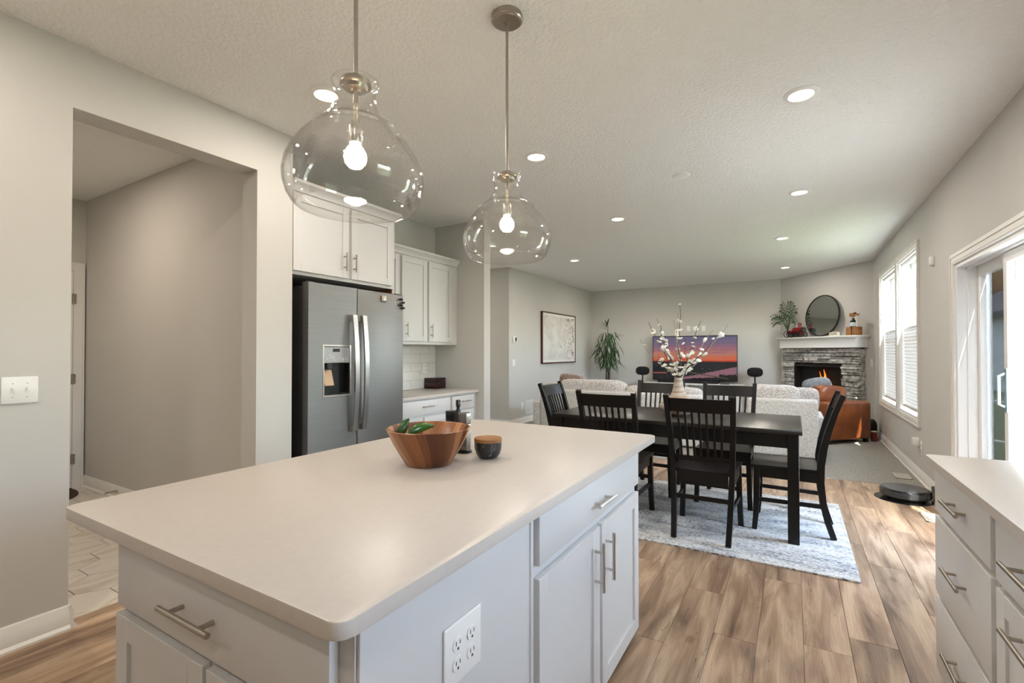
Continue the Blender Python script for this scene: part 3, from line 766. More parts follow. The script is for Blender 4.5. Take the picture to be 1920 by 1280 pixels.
for sgn in (0, 1):
    b = B(); x0, x1 = (-.5, 7) if sgn == 0 else (14.5, 7); zz = 2.9 - .5 * 4 / 7
    v_ = [b.verts.new(p) for p in ((7.25 + x0, 24.6, zz + .05), (7.25 + x1, 24.6, 6.95), (7.25 + x1, 36.4, 6.95), (7.25 + x0, 36.4, zz + .05), (7.25 + x0, 24.6, zz + .25), (7.25 + x1, 24.6, 7.15), (7.25 + x1, 36.4, 7.15), (7.25 + x0, 36.4, zz + .25))]
    for f in ((0, 1, 2, 3), (4, 5, 6, 7), (0, 1, 5, 4), (2, 3, 7, 6), (0, 3, 7, 4), (1, 2, 6, 5)): b.faces.new([v_[i] for i in f])
    obj('roof_slope', b, 'roof_shingle', nb, smooth=False)
for ux in (3.0, 9.0):
    b = B(); NB.box(b, ux, ux + 1.4, 0.9, 2.3, 0, .06); w_ = obj('window', b, 'vinyl_white', nb)
    b = B(); NB.box(b, ux + .1, ux + 1.3, 1.0, 2.2, .06, .07); obj('pane', b, 'fridge_side', w_)
for i, (x, y, h_) in enumerate(((8.6, 44, 7.5), (12.5, 50, 8.5), (5.0, 47, 6.5), (17, 56, 9))):
    t = thing('yard_tree', ('russet autumn tree behind the patio door glass', 'tall olive tree at the back of the yard', 'short rounded tree left of the yard', 'far wide tree behind the white house')[i], 'tree', (x, y, -.33), group='trees beyond the yard')
    obj('trunk', tube(B(), [(x, y, -.33), (x + .1, y, h_ * .3), (x, y, h_ * .6)], [.22, .17, .1], 8), 'bark', t)
    b = B()
    for k in range(16):
        a = rnd.uniform(0, 2 * PI); r = rnd.uniform(0, h_ * .24)
        ball(b, (x + r * math.cos(a), y + r * math.sin(a), h_ * rnd.uniform(.28, .85)), h_ * rnd.uniform(.12, .2), seg=8, rings=6)
    for vv_ in b.verts: vv_.co += Vector((rnd.uniform(-1, 1), rnd.uniform(-1, 1), rnd.uniform(-1, 1))) * .22
    obj('crown', b, 'tree_leaf', t)
b = B(); tube(b, [(1.54, 6.35, -.12), (1.54, 6.35, .72), (1.56, 6.3, .79), (1.62, 6.2, .82), (2.6, 4.6, .82), (2.6, 4.6, -.12)], .012, 8)
tube(b, [(1.56, 6.32, .45), (2.6, 4.6, .45)], .009, 6)
tag(obj('patio_rail', b, 'vinyl_white'), 'thin pale curved rail standing on the patio outside the glass', 'railing')

# ================================================================== CABINETS AND KITCHEN
def bar_handle(F, u0, v0, u1, v1, stand=0.032, r=0.0062, n0=0.0):
    """bar pull from (u0,v0) to (u1,v1) on face F"""
    b = B(); a, c = Vector((u0, 0, v0)), Vector((u1, 0, v1)); d = (c - a).normalized(); ln = (c - a).length
    tube(b, [F.p(u0, n0 + stand, v0), F.p(u1, n0 + stand, v1)], r, 12)
    for t in (0.2, 0.8):
        q = a + (c - a) * t
        tube(b, [F.p(q.x, n0, q.z), F.p(q.x, n0 + stand, q.z)], r * .85, 10)
    return b
def shaker(F, u0, u1, v0, v1, rail=0.058, th=0.02):
    b = B()
    F.box(b, u0 + rail - .004, u1 - rail + .004, v0 + rail - .004, v1 - rail + .004, 0.0, th - .009)
    F.box(b, u0, u0 + rail, v0, v1, 0, th, bev=.0015); F.box(b, u1 - rail, u1, v0, v1, 0, th, bev=.0015)
    F.box(b, u0 + rail, u1 - rail, v0, v0 + rail, 0, th, bev=.0015); F.box(b, u0 + rail, u1 - rail, v1 - rail, v1, 0, th, bev=.0015)
    return b
def slab(F, u0, u1, v0, v1, th=0.02):
    b = B(); F.box(b, u0, u1, v0, v1, 0, th, bev=.002, seg=2); return b
KT = 0.872
KB = KT - 0.030
# --- island: two cabinet units under one quartz top
ic = thing('island_cabinet', 'white island base cabinet at the near end with the socket plate on its side', 'cabinet', (-1.06, 0.84, 0))
b = B(); box(b, -1.478, -0.630, 0.552, 1.135, 0.035, KB - .001); box(b, -1.40, -0.70, 0.62, 1.135, 0.0, 0.035)
box(b, -1.478, -1.458, 0.552, 1.135, 0.0, 0.036)
obj('carcass', b, 'cabinet_white', ic, smooth=False)
NF = Face((0, 0.552, 0), (1, 0), (0, -1))
dr = obj('drawer', slab(NF, -1.468, -0.668, 0.652, 0.806), 'cabinet_white', ic)
obj('handle', bar_handle(NF, -1.185, .732, -0.985, .732, n0=.02), 'nickel', dr)
for a, c, hx in ((-1.478, -1.068, -1.105), (-1.052, -0.662, -1.015)):
    d_ = obj('door', shaker(NF, a, c, 0.05, 0.628), 'cabinet_white', ic)
    obj('handle', bar_handle(NF, hx, .36, hx, .52, n0=.02), 'nickel', d_)
obj('end_panel', bx(-0.630, -0.622, 0.556, 1.1355, 0.02, KB - .003, bev=.001, seg=1), 'cabinet_white', ic)
ic2 = thing('island_cabinet', 'white island base cabinet at the far end with one wide drawer above two doors', 'cabinet', (-1.06, 1.66, 0))
b = B(); box(b, -1.478, -0.632, 1.137, 2.172, 0.035, KB - .001); box(b, -1.40, -0.70, 1.137, 2.10, 0.0, 0.035); obj('carcass', b, 'cabinet_white', ic2, smooth=False)
RF = Face((-0.632, 0, 0), (0, 1), (1, 0))
b = B(); RF.box(b, 1.152, 1.166, .035, KB - .003, 0, .012, bev=.002); RF.box(b, 1.137, 1.152, .035, KB - .003, 0, .006); obj('corner_bead', b, 'cabinet_white', ic2)
dr = obj('drawer', slab(RF, 1.183, 2.160, 0.688, 0.830, .022), 'cabinet_white', ic2)
obj('handle', bar_handle(RF, 1.575, .748, 1.755, .744, n0=.022), 'nickel_bright', dr)
for a, c, hx in ((1.183, 1.660, 1.610), (1.686, 2.160, 1.722)):
    d_ = obj('door', shaker(RF, a, c, 0.04, 0.652, .06, .022), 'cabinet_white', ic2)
    obj('handle', bar_handle(RF, hx, .44, hx, .612, n0=.022), 'nickel_bright', d_)
tag(obj('island_worktop', prism(B(), rrect(-1.686, -0.590, 0.488, 2.405, 0.028), KB, KT, bev=.003), 'quartz'), 'white quartz slab topping the kitchen island', 'countertop')
def outlet_plate(name, label, F, u0, u1, v0, v1, duplex, kind='socket', cat='outlet', group=None):
    t = thing(name, label, cat, F.p((u0 + u1) / 2, 0, v0), group=group)
    b = B(); F.box(b, u0, u1, v0, v1, 0.0005, .006, bev=.004, seg=3); pl = obj('cover_plate', b, 'plastic_white', t)
    for (cu, cv) in duplex:
        b = B()
        if kind == 'socket':
            prism(b, [(0.0165 * math.cos(2 * PI * i / 24), max(-.0135, min(.0135, 0.0165 * math.sin(2 * PI * i / 24)))) for i in range(24)], 0, .0035, bev=.0008, seg=1)
            bmesh.ops.transform(b, matrix=F.m @ Matrix.Translation((cu, .0058, cv)) @ Matrix.Rotation(-PI / 2, 4, 'X'), verts=b.verts)
            so = obj('receptacle', b, 'plastic_white', t)
            b = B(); F.box(b, cu - .0075, cu - .0055, cv - .001, cv + .008, .0088, .0098); F.box(b, cu + .0055, cu + .0075, cv - .001, cv + .007, .0088, .0098); F.box(b, cu - .0025, cu + .0025, cv - .011, cv - .006, .0088, .0098)
            obj('slots', b, 'slot_dark', so)
        elif kind == 'toggle':
            b = B(); F.box(b, cu - .006, cu + .006, cv - .013, cv + .013, .0055, .0075); F.box(b, cu - .004, cu + .004, cv + .000, cv + .012, .006, .017, bev=.001)
            so = obj('toggle', b, 'plastic_white', t)
            b = B(); F.box(b, cu - .0025, cu + .0025, cv + .028, cv + .032, .006, .0068); F.box(b, cu - .0025, cu + .0025, cv - .032, cv - .028, .006, .0068); obj('screws', b, 'nickel', so)
        elif kind == 'rocker':
            b = B(); F.box(b, cu - .016, cu + .016, cv - .033, cv + .033, .0055, .0085, bev=.001); obj('rocker', b, 'plastic_white', t)
    return t
EP = Face((-0.622, 0, 0), (0, 1), (1, 0))
outlet_plate('wall_outlet', 'white double socket plate on the side of the island', EP, 0.772, 0.905, 0.582, 0.713, [(0.813, .668), (0.813, .627), (0.864, .668), (0.864, .627)])
# --- right base run
rb = thing('base_cabinet', 'grey-white three-drawer base cabinet at the right edge of the frame', 'cabinet', (0.79, 2.17, 0))
b = B(); box(b, 0.502, XR - .003, 1.845, 2.492, 0.035, KB - .001); box(b, 0.56, XR - .03, 1.845, 2.46, 0, 0.035); obj('carcass', b, 'cabinet_white', rb, smooth=False)
LF = Face((0.502, 0, 0), (0, 1), (-1, 0))
for v0, v1, hv in ((.662, .822, .752), (.345, .642, .512), (.042, .325, .205)):
    dr = obj('drawer', slab(LF, 1.868, 2.488, v0, v1, .022), 'cabinet_white', rb)
    obj('handle', bar_handle(LF, 2.06, hv, 2.25, hv, n0=.022), 'nickel', dr)
rb2 = thing('base_cabinet', 'grey-white cabinet with a drawer above doors, cut by the right frame edge', 'cabinet', (0.79, 1.30, 0))
b = B(); box(b, 0.502, XR - .003, 0.90, 1.843, 0.035, KB - .001); box(b, 0.56, XR - .03, 0.90, 1.843, 0, 0.035); obj('carcass', b, 'cabinet_white', rb2, smooth=False)
dr = obj('drawer', slab(LF, 0.93, 1.828, .655, .822, .022), 'cabinet_white', rb2)
obj('handle', bar_handle(LF, 1.50, .747, 1.68, .747, n0=.022), 'nickel', dr)
for a, c, hx in ((1.385, 1.828, 1.44), (0.93, 1.372, 1.31)):
    d_ = obj('door', shaker(LF, a, c, .042, .635, .058, .022), 'cabinet_white', rb2)
    obj('handle', bar_handle(LF, a + .12 if a > 1.3 else c - .3, .575, a + .30 if a > 1.3 else c - .12, .575, n0=.022), 'nickel', d_)
rb3 = thing('base_cabinet', 'grey-white base cabinet run beside the viewer', 'cabinet', (0.79, -0.6, 0))
b = B(); box(b, 0.502, XR - .003, YR + .01, 0.898, 0.035, KB - .001); obj('carcass', b, 'cabinet_white', rb3, smooth=False)
for k in range(4):
    a = YR + .04 + k * .865; d_ = obj('door', shaker(LF, a, a + .83, .042, .822, .058, .022), 'cabinet_white', rb3)
tag(obj('side_worktop', prism(B(), rrect(0.455, XR - .001, YR + .005, 2.517, 0.02), KB, KT, bev=.003), 'quartz'), 'white quartz worktop on the base cabinets by the patio door', 'countertop')

# --- refrigerator
fr = thing('refrigerator', 'stainless side by side refrigerator with water dispenser and curved handles', 'refrigerator', (-3.2, 2.53, 0))
obj('body', bx(-3.56, -2.915, 2.085, 2.995, 0.02, 1.745, bev=.006), 'fridge_side', fr)
FF = Face((-2.905, 0, 0), (0, 1), (1, 0))
def fridge_door(u0, u1, hole=None):
    b = B(); th = .062
    if hole is None: FF.box(b, u0, u1, .03, 1.765, 0, th, bev=.008, seg=3); return b
    h0, h1, w0, w1 = hole
    FF.box(b, u0, u1, .03, w0, 0, th); FF.box(b, u0, u1, w1, 1.765, 0, th); FF.box(b, u0, h0, w0, w1, 0, th); FF.box(b, h1, u1, w0, w1, 0, th)
    bmesh.ops.remove_doubles(b, verts=b.verts, dist=1e-5)
    return b
fd = obj('freezer_door', fridge_door(2.082, 2.500, (2.205, 2.442, .968, 1.332)), 'fridge_steel', fr, smooth=False)
rd = obj('fridge_door', fridge_door(2.508, 3.000), 'fridge_steel', fr)
obj('door_gasket', bx(-2.915, -2.903, 2.09, 2.99, .05, 1.75), 'fridge_black', fr)
for a in (2.09, 2.93): obj('hinge_cover', bx(-2.96, -2.87, a, a + .06, 1.745, 1.775, bev=.004), 'fridge_black', fr)
b = B(); FF.box(b, 2.205, 2.442, .968, 1.332, -.03, -.025); FF.box(b, 2.205, 2.209, .968, 1.20, -.03, .058); FF.box(b, 2.438, 2.442, .968, 1.20, -.03, .058); FF.box(b, 2.205, 2.442, .968, .985, -.03, .058)
obj('dispenser_recess', b, 'fridge_black', fd, smooth=False)
b = B()
for a0, a1, c0, c1 in ((2.198, 2.212, .962, 1.338), (2.435, 2.449, .962, 1.338), (2.212, 2.435, 1.322, 1.338), (2.212, 2.435, .962, .976)): FF.box(b, a0, a1, c0, c1, .05, .066, bev=.003)
obj('dispenser_bezel', b, 'nickel_bright', fd)
b = B(); FF.box(b, 2.212, 2.435, 1.205, 1.322, .0, .06, bev=.003); obj('control_panel', b, 'dispenser_panel', fd)
b = B(); FF.box(b, 2.285, 2.345, 1.285, 1.308, .06, .0615); obj('display', b, 'fridge_black', fd)
for cu, cv, r in ((2.235, 1.24, .009), (2.262, 1.255, .012), (2.29, 1.25, .010), (2.295, 1.225, .008), (2.37, 1.232, .010), (2.398, 1.235, .009)):
    b = B(); prof = [(r, 0), (r, .0015), (r * .75, .0015), (r * .75, 0)]
    lathe(b, prof, 14, closed=True, mtx=FF.m @ Matrix.Translation((cu, .0605, cv)) @ Matrix.Rotation(-PI / 2, 4, 'X'))
    obj('control_icon', b, 'plastic_white', fd)
b = B(); FF.box(b, 2.235, 2.315, 1.035, 1.155, 0, .008, bev=.003); bmesh.ops.rotate(b, verts=b.verts, cent=FF.p(2.27, 0, 1.16), matrix=Matrix.Rotation(-.28, 3, 'Y')); obj('dispenser_paddle', b, 'paddle', fd)
b = B(); tube(b, [FF.p(2.275, .02, 1.205), FF.p(2.275, .02, 1.165)], .03, 14); obj('spout', b, 'fridge_side', fd)
for nm, cu, par in (('handle', 2.452, fd), ('handle', 2.545, rd)):
    b = B(); pts = []
    for k in range(13):
        t = k / 12; v = 0.70 + .86 * t; bow = .062 + .062 + .030 * math.sin(PI * t)
        pts.append(FF.p(cu, bow - .06 + .03, v))
    beam(b, pts, .040, .014, (0, 1, 0))
    for v in (.72, 1.54):
        FF.box(b, cu - .017, cu + .017, v - .02, v + .02, .060, .096)
    obj(nm, b, 'nickel_bright', par)
b = B(); lathe(b, [(.014, 0), (.014, .002), (.011, .003), (.011, 0)], 20, closed=True, mtx=FF.m @ Matrix.Translation((2.915, .062, 1.688)) @ Matrix.Rotation(-PI / 2, 4, 'X')); obj('round_emblem', b, 'nickel_bright', rd)
b = B(); FF.box(b, 2.742, 2.795, 1.688, 1.738, .0625, .078, bev=.006, seg=2)
tag(obj('square_magnet', b, 'nickel'), 'small square silver timer magnet on the refrigerator door', 'magnet')
for k, (cu, v) in enumerate(((2.962, 1.725), (2.985, 1.700), (2.962, 1.675), (2.985, 1.655))):
    b = B(); ball(b, FF.p(cu, .074, v), .012, .020, .010, 10, 6)
    tag(obj('clip_magnet', b, 'black_metal'), 'small black clip magnet, %s of four at the refrigerator top corner' % ('topmost', 'second from top', 'third from top', 'lowest')[k], 'magnet', 'black clip magnets on the refrigerator')

# --- cabinet above the refrigerator
def crown(bm, X0, Y0, Y1, z0, right_return=None, left_return=None):
    """stepped crown on a +X facing front"""
    prof = [(0.0, z0), (.012, z0), (.012, z0 + .018), (.03, z0 + .045), (.045, z0 + .055), (.045, z0 + .075), (0.0, z0 + .075)]
    y1 = Y1 + (.0 if right_return is None else 0)
    e = [.0, .012, .012, .03, .045, .045, 0]
    r0 = [bm.verts.new((X0 + a, Y0, z)) for a, z in prof]
    r1 = [bm.verts.new((X0 + a, Y1 + (e[i] if right_return is not None else 0), z)) for i, (a, z) in enumerate(prof)]
    rings = [r0, r1]
    if right_return is not None:
        rings.append([bm.verts.new((right_return, Y1 + e[i], z)) for i, (a, z) in enumerate(prof)])
    for a, c in zip(rings, rings[1:]):
        for i in range(len(prof)):
            j = (i + 1) % len(prof); bm.faces.new((a[i], a[j], c[j], c[i]))
    bm.faces.new(r0); bm.faces.new(list(reversed(rings[-1])))
fc = thing('fridge_cabinet', 'white two-door cabinet above the refrigerator with crown moulding', 'cabinet', (-3.27, 2.49, 1.79))
obj('carcass', boxes((XK + .002, -2.935, 2.010, 2.985, 1.818, 2.395),), 'cabinet_white', fc, smooth=False)
obj('raw_edge', bx(XK + .05, -2.937, 2.955, 2.963, 1.77, 1.8175), 'raw_wood', fc)
tag(obj('fridge_side_panel', bx(XK + .002, -2.975, 3.001, 3.0035, 0.0, 1.36), 'cabinet_white'), 'thin white panel between the refrigerator and base cabinet', 'panel')
CF = Face((-2.935, 0, 0), (0, 1), (1, 0))
for a, c, hx in ((2.016, 2.488, 2.440), (2.512, 2.945, 2.531)):
    d_ = obj('door', shaker(CF, a, c, 1.842, 2.378, .058, .021), 'cabinet_white', fc)
    obj('handle', bar_handle(CF, hx, 1.895, hx, 2.03, n0=.021), 'nickel', d_)
b = B(); crown(b, -2.935, 2.010, 2.985, 2.39, right_return=XK + .3); obj('crown_moulding', b, 'cabinet_white', fc)
# --- wall cabinet run
wc = thing('wall_cabinet', 'white shaker wall cabinet with crown between refrigerator and wall stub', 'cabinet', (-3.45, 3.65, 1.36))
obj('carcass', bx(XK + .002, -3.292, 2.988, YP - .003, 1.362, 2.25), 'cabinet_white', wc, smooth=False)
UF = Face((-3.292, 0, 0), (0, 1), (1, 0))
for a, c, hx in ((2.998, 3.398, 3.05), (3.432, 3.802, 3.486), (3.832, 4.222, 3.861)):
    d_ = obj('door', shaker(UF, a, c, 1.392, 2.228, .056, .021), 'cabinet_white', wc)
    obj('handle', bar_handle(UF, hx, 1.435, hx, 1.575, n0=.021), 'nickel', d_)
b = B(); crown(b, -3.292, 2.988, YP - .004, 2.243); obj('crown_moulding', b, 'cabinet_white', wc)
# --- base cabinet run on the left
bc = thing('base_cabinet', 'white base cabinet with two drawers beside the refrigerator', 'cabinet', (-3.3, 3.66, 0))
b = B(); box(b, XK + .002, -3.022, 3.012, YP - .003, 0.09, KB - .001); box(b, XK + .002, -3.09, 3.012, YP - .003, 0, 0.09); obj('carcass', b, 'cabinet_white', bc, smooth=False)
BF = Face((-3.022, 0, 0), (0, 1), (1, 0))
for a, c, h0, h1 in ((3.04, 3.84, 3.40, 3.56), (3.875, 4.262, 4.015, 4.175)):
    dr = obj('drawer', slab(BF, a, c, .690, .828, .022), 'cabinet_white', bc)
    obj('handle', bar_handle(BF, h0, .768, h1, .768, n0=.022), 'nickel', dr)
for a, c in ((3.04, 3.43), (3.455, 3.84), (3.875, 4.262)):
    d_ = obj('door', shaker(BF, a, c, .115, .668, .056, .022), 'cabinet_white', bc)
    obj('handle', bar_handle(BF, c - .045 if a < 3.4 else a + .045, .47, c - .045 if a < 3.4 else a + .045, .61, n0=.022), 'nickel', d_)
tag(obj('kitchen_worktop', prism(B(), [(XK + .001, 3.004), (-2.985, 3.004), (-2.985, YP - .002), (XK + .001, YP - .002)], KB, KT, bev=.003), 'quartz'), 'white quartz worktop beside the refrigerator', 'countertop')
# --- backsplash tiles
bs = struct('trim_backsplash', bx(XK + .0004, XK + .003, 3.0, YP - .001, KT + .0005, 1.361), 'grout', 'white tiled backsplash between worktop and wall cabinets')
rows = 5; th_ = (1.361 - KT) / rows
for r in range(rows):
    y = 3.0 - (0.15 if r % 2 else 0)
    while y < YP - .01:
        a, c = max(y, 3.0), min(y + .305, YP - .001)
        if c - a > .02: obj('tile', bx(XK + .003, XK + .008, a + .001, c - .001, KT + r * th_ + .002, KT + (r + 1) * th_ - .001, bev=.0015, seg=1), 'tile_white', bs)
        y += .305
KF = Face((XK + .008, 0, 0), (0, 1), (1, 0))
outlet_plate('wall_outlet', 'white socket plate on the tiled backsplash', KF, 4.095, 4.165, 1.045, 1.16, [(4.13, 1.125), (4.13, 1.082)])
# wooden keepsake box, turned at an angle on the worktop
t = thing('wooden_box', 'dark mahogany lidded box on the worktop beside the refrigerator', 'box', (-3.51, 4.22, KT))
obj('box_body', bx(-3.590, -3.435, 4.125, 4.315, KT + .0005, KT + .080, bev=.002), 'mahogany', t); obj('lid', bx(-3.590, -3.435, 4.125, 4.315, KT + .082, KT + .120, bev=.003), 'mahogany', t)

# --- on the island
bc_ = thing('salad_bowl', 'round acacia wood salad bowl on the island', 'bowl', (-1.163, 1.362, KT))
prof = [(0.0, 0), (.078, 0), (.084, .004), (.10, .03), (.128, .078), (.152, .128), (.155, .133), (.1515, .135), (.146, .131), (.122, .085), (.094, .04), (.07, .018), (.0, .014)]
b = B(); lathe(b, [(max(r, .0008), z) for r, z in prof], 56, c=(-1.163, 1.362, KT)); bmesh.ops.remove_doubles(b, verts=b.verts, dist=.0002)
obj('bowl_shell', b, 'acacia', bc_)
pp = bc_
def pepper(pts, label):
    t = thing('jalapeno_pepper', label, 'pepper', pts[0], group='green peppers in the bowl')
    rs = [.004, .012, .0165, .0175, .016, .011, .003]
    q = [Vector(p) for p in pts]
    # resample the three control points as a quadratic curve
    cv = [q[0] * (1 - s) ** 2 + q[1] * 2 * s * (1 - s) + q[2] * s * s for s in [i / 6 for i in range(7)]]
    obj('flesh', tube(B(), cv, rs, 14), 'pepper', t)
    d = (cv[0] - cv[1]).normalized(); obj('stem', tube(B(), [cv[0] - d * .002, cv[0] + d * .012, cv[0] + d * .022 + Vector((.004, 0, .002))], [.006, .004, .0045], 8), 'pepper_stem', t)
c = Vector((-1.163, 1.362, KT))
pepper([c + Vector(p) for p in ((-.105, -.030, .088), (-.128, -.012, .128), (-.105, .008, .158))], 'plump green jalapeno standing against the bowl side')
pepper([c + Vector(p) for p in ((-.050, -.060, .108), (-.045, -.01, .140), (-.012, .045, .132))], 'long green jalapeno lying across the bowl')
# marble salt cellar
t = thing('salt_cellar', 'black marble salt cellar with an acacia lid', 'jar', (-1.028, 1.555, KT))
prof = [(.0008, 0), (.030, 0), (.036, .003), (.047, .018), (.0525, .038), (.053, .058), (.0525, .064), (.047, .064), (.046, .05), (.0008, .02)]
obj('marble_body', lathe(B(), prof, 40, c=(-1.028, 1.555, KT)), 'black_marble', t)
obj('lid', lathe(B(), [(.0008, .0645), (.053, .0645), (.0545, .068), (.0545, .076), (.052, .079), (.0008, .079)], 40, c=(-1.028, 1.555, KT)), 'oak', t)
def hexmill(x, y, r, h, m_, label, rot=0.2, knob=False, cat='mill'):
    t = thing('pepper_mill', label, cat, (x, y, KT))
    hx = lambda k, rr: (rr * math.cos(rot + PI / 3 * k), rr * math.sin(rot + PI / 3 * k))
    tr = Matrix.Translation((x, y, KT))
    obj('base_ring', prism(B(), [(r * 1.22 * math.cos(2 * PI * k / 20), r * 1.22 * math.sin(2 * PI * k / 20)) for k in range(20)], 0, .009, bev=.002, mtx=tr), 'mill_black', t)
    obj('column', prism(B(), [hx(k, r) for k in range(6)], .009, h * .72, bev=.001, mtx=tr), m_, t)
    obj('grinder_head', prism(B(), [hx(k, r) for k in range(6)], h * .725, h, bev=.003, mtx=tr), m_, t)
    return t
hexmill(-1.170, 1.592, .0265, .163, 'mill_grey', 'grey hexagonal salt mill behind the wooden bowl', .45)
hexmill(-1.245, 1.600, .0255, .165, 'mill_black', 'black hexagonal pepper mill behind the wooden bowl', .25)
t = thing('spice_grinder', 'slim black grinder with a knob between the two mills', 'grinder', (-1.283, 1.700, KT))
obj('shaft', lathe(B(), [(.0008, 0), (.016, 0), (.016, .008), (.0105, .02), (.0105, .155), (.0075, .160), (.0075, .168), (.0105, .172)], 18, c=(-1.283, 1.700, KT)), 'mill_black', t)
obj('knob', lathe(B(), [(.0105, .172), (.0105, .197), (.009, .200), (.0008, .200)], 18, c=(-1.283, 1.700, KT)), 'mill_black', t)

# --- pendants over the island
def pendant(y, label):
    x = -1.06; t = thing('pendant_light', label, 'pendant lamp', (x, y, 1.69))
    obj('canopy', lathe(B(), [(.0008, H - .001), (.066, H - .001), (.068, H - .006), (.068, H - .022), (.062, H - .027), (.058, H - .027), (.056, H - .031), (.012, H - .033), (.010, H - .045), (.0008, H - .045)], 36, c=(x, y, 0)), 'nickel', t)
    obj('rod', tube(B(), [(x, y, H - .04), (x, y, 2.05)], .0062, 12), 'nickel', t)
    obj('collar', lathe(B(), [(.0065, 2.064), (.020, 2.062), (.024, 2.055), (.040, 2.050), (.043, 2.043), (.043, 2.036), (.034, 2.034), (.030, 2.024), (.018, 2.020), (.0065, 2.020)], 32, c=(x, y, 0)), 'nickel', t)
    obj('stem', tube(B(), [(x, y, 2.03), (x, y, 1.985)], .0078, 12), 'nickel', t)
    obj('inner_tube', tube(B(), [(x, y, 1.99), (x, y, 1.92)], .0055, 10), 'cream', t)
    obj('socket', lathe(B(), [(.0055, 1.925), (.018, 1.923), (.0195, 1.918), (.0195, 1.885), (.017, 1.873), (.0008, 1.873)], 24, c=(x, y, 0)), 'nickel_bright', t)
    pr = [(.064, 2.047), (.0655, 2.040), (.063, 2.032), (.0565, 2.020), (.0545, 2.003), (.0575, 1.980), (.067, 1.955), (.082, 1.935), (.099, 1.920), (.111, 1.913), (.1175, 1.911), (.1215, 1.908), (.1215, 1.903), (.1205, 1.899), (.131, 1.889), (.150, 1.868), (.170, 1.838), (.184, 1.806), (.190, 1.775), (.188, 1.748), (.179, 1.718), (.166, 1.697), (.156, 1.688)]
    full = pr + [(.153, 1.6865)] + [(r - .003, z) for r, z in reversed(pr)]
    obj('glass_shade', lathe(B(), full, 64, c=(x, y, 0), closed=True), 'pendant_glass', t)
    obj('bulb', lathe(B(), [(.0125, 1.874), (.014, 1.868), (.022, 1.858), (.030, 1.843), (.0315, 1.832), (.028, 1.817), (.018, 1.805), (.0008, 1.801)], 28, c=(x, y, 0)), 'bulb_glow', t)
    ld = bpy.data.lights.new('bulb_light', 'POINT'); ld.energy = BULB_W; ld.shadow_soft_size = .031; ld.color = (1, .86, .70)
    lo = bpy.data.objects.new('bulb_light', ld); COL.objects.link(lo); lo.parent = t; lo.location = (0, 0, 1.834 - 1.69)

    return t
pendant(0.925, 'nearer clear glass pendant lamp hanging over the island')
pendant(1.750, 'farther clear glass pendant lamp hanging over the island')
# --- recessed downlights
spots = [(-2.265, 1.768, 'recessed ceiling light in front of the doorway wall, seen behind the nearer pendant'), (-1.64, 3.13, 'recessed ceiling light just right of the farther pendant'), (-1.645, 5.05, 'recessed ceiling light over the far side of the dining table'),
         (-2.985, 7.0, 'recessed ceiling light nearest the framed print'), (-2.98, 9.43, 'recessed ceiling light above the tall corner plant'), (0.045, 3.13, 'largest recessed ceiling light at the upper right'),
         (0.055, 5.05, 'recessed ceiling light between the patio door and dining table'), (-0.115, 6.98, 'recessed ceiling light in front of the near window'), (-0.115, 9.43, 'recessed ceiling light nearest the fireplace'),
         (-2.265, 0.2, 'unseen ceiling light added to brighten the switch wall'), (-2.265, -1.4, 'unseen ceiling light added behind the viewer by the switch wall'), (0.045, -0.8, 'unseen ceiling light added behind the viewer by the window wall'), (-4.9, 5.7, 'unseen ceiling light added to brighten the hall beyond the kitchen'), (-4.4, 0.9, 'unseen ceiling light added to brighten the mudroom')]  # unseen lamps added to light the switch wall, rear, hall and mudroom
def downlight_proto():
    t = thing('ceiling_downlight', spots[0][2], 'ceiling light', (0, 0, 0), group='recessed ceiling downlights')
    obj('trim_ring', lathe(B(), [(.060, -.006), (.066, -.011), (.080, -.009), (.090, -.003), (.091, 0.0), (.060, 0.0)], 40, closed=True), 'plastic_white', t)
    obj('lens', lathe(B(), [(.0008, -.0055), (.061, -.0055)], 36), 'lens_glow', t)
    ld = bpy.data.lights.new('downlight_lamp', 'AREA'); ld.shape = 'DISK'; ld.size = .115; ld.energy = DOWNLIGHT_W; ld.color = (1, .90, .79)
    lo = bpy.data.objects.new('downlight_lamp', ld); COL.objects.link(lo); lo.parent = t; lo.location = (0, 0, -.012)
    return t
d0 = downlight_proto()
d0.location = (spots[0][0], spots[0][1], H)
for x, y, lb in spots[1:]: dl = dup(d0, (x, y, H), 0, lb)
for c_ in dl.children:                                             # added mudroom lamp, raised and warmed to brighten that room
    if c_.type == 'LIGHT': c_.data = c_.data.copy(); c_.data.energy = DOWNLIGHT_W * 1.55; c_.data.color = (1, .85, .70)
t = thing('smoke_alarm', 'flat white round cover on the middle of the ceiling', 'ceiling cover', (-.79, 4.08, H - .015))
obj('cover', lathe(B(), [(.0008, H - .014), (.055, H - .013), (.066, H - .009), (.070, H - .003), (.070, H), (.0008, H)], 40, c=(-.79, 4.08, 0)), 'ceiling_paint', t)
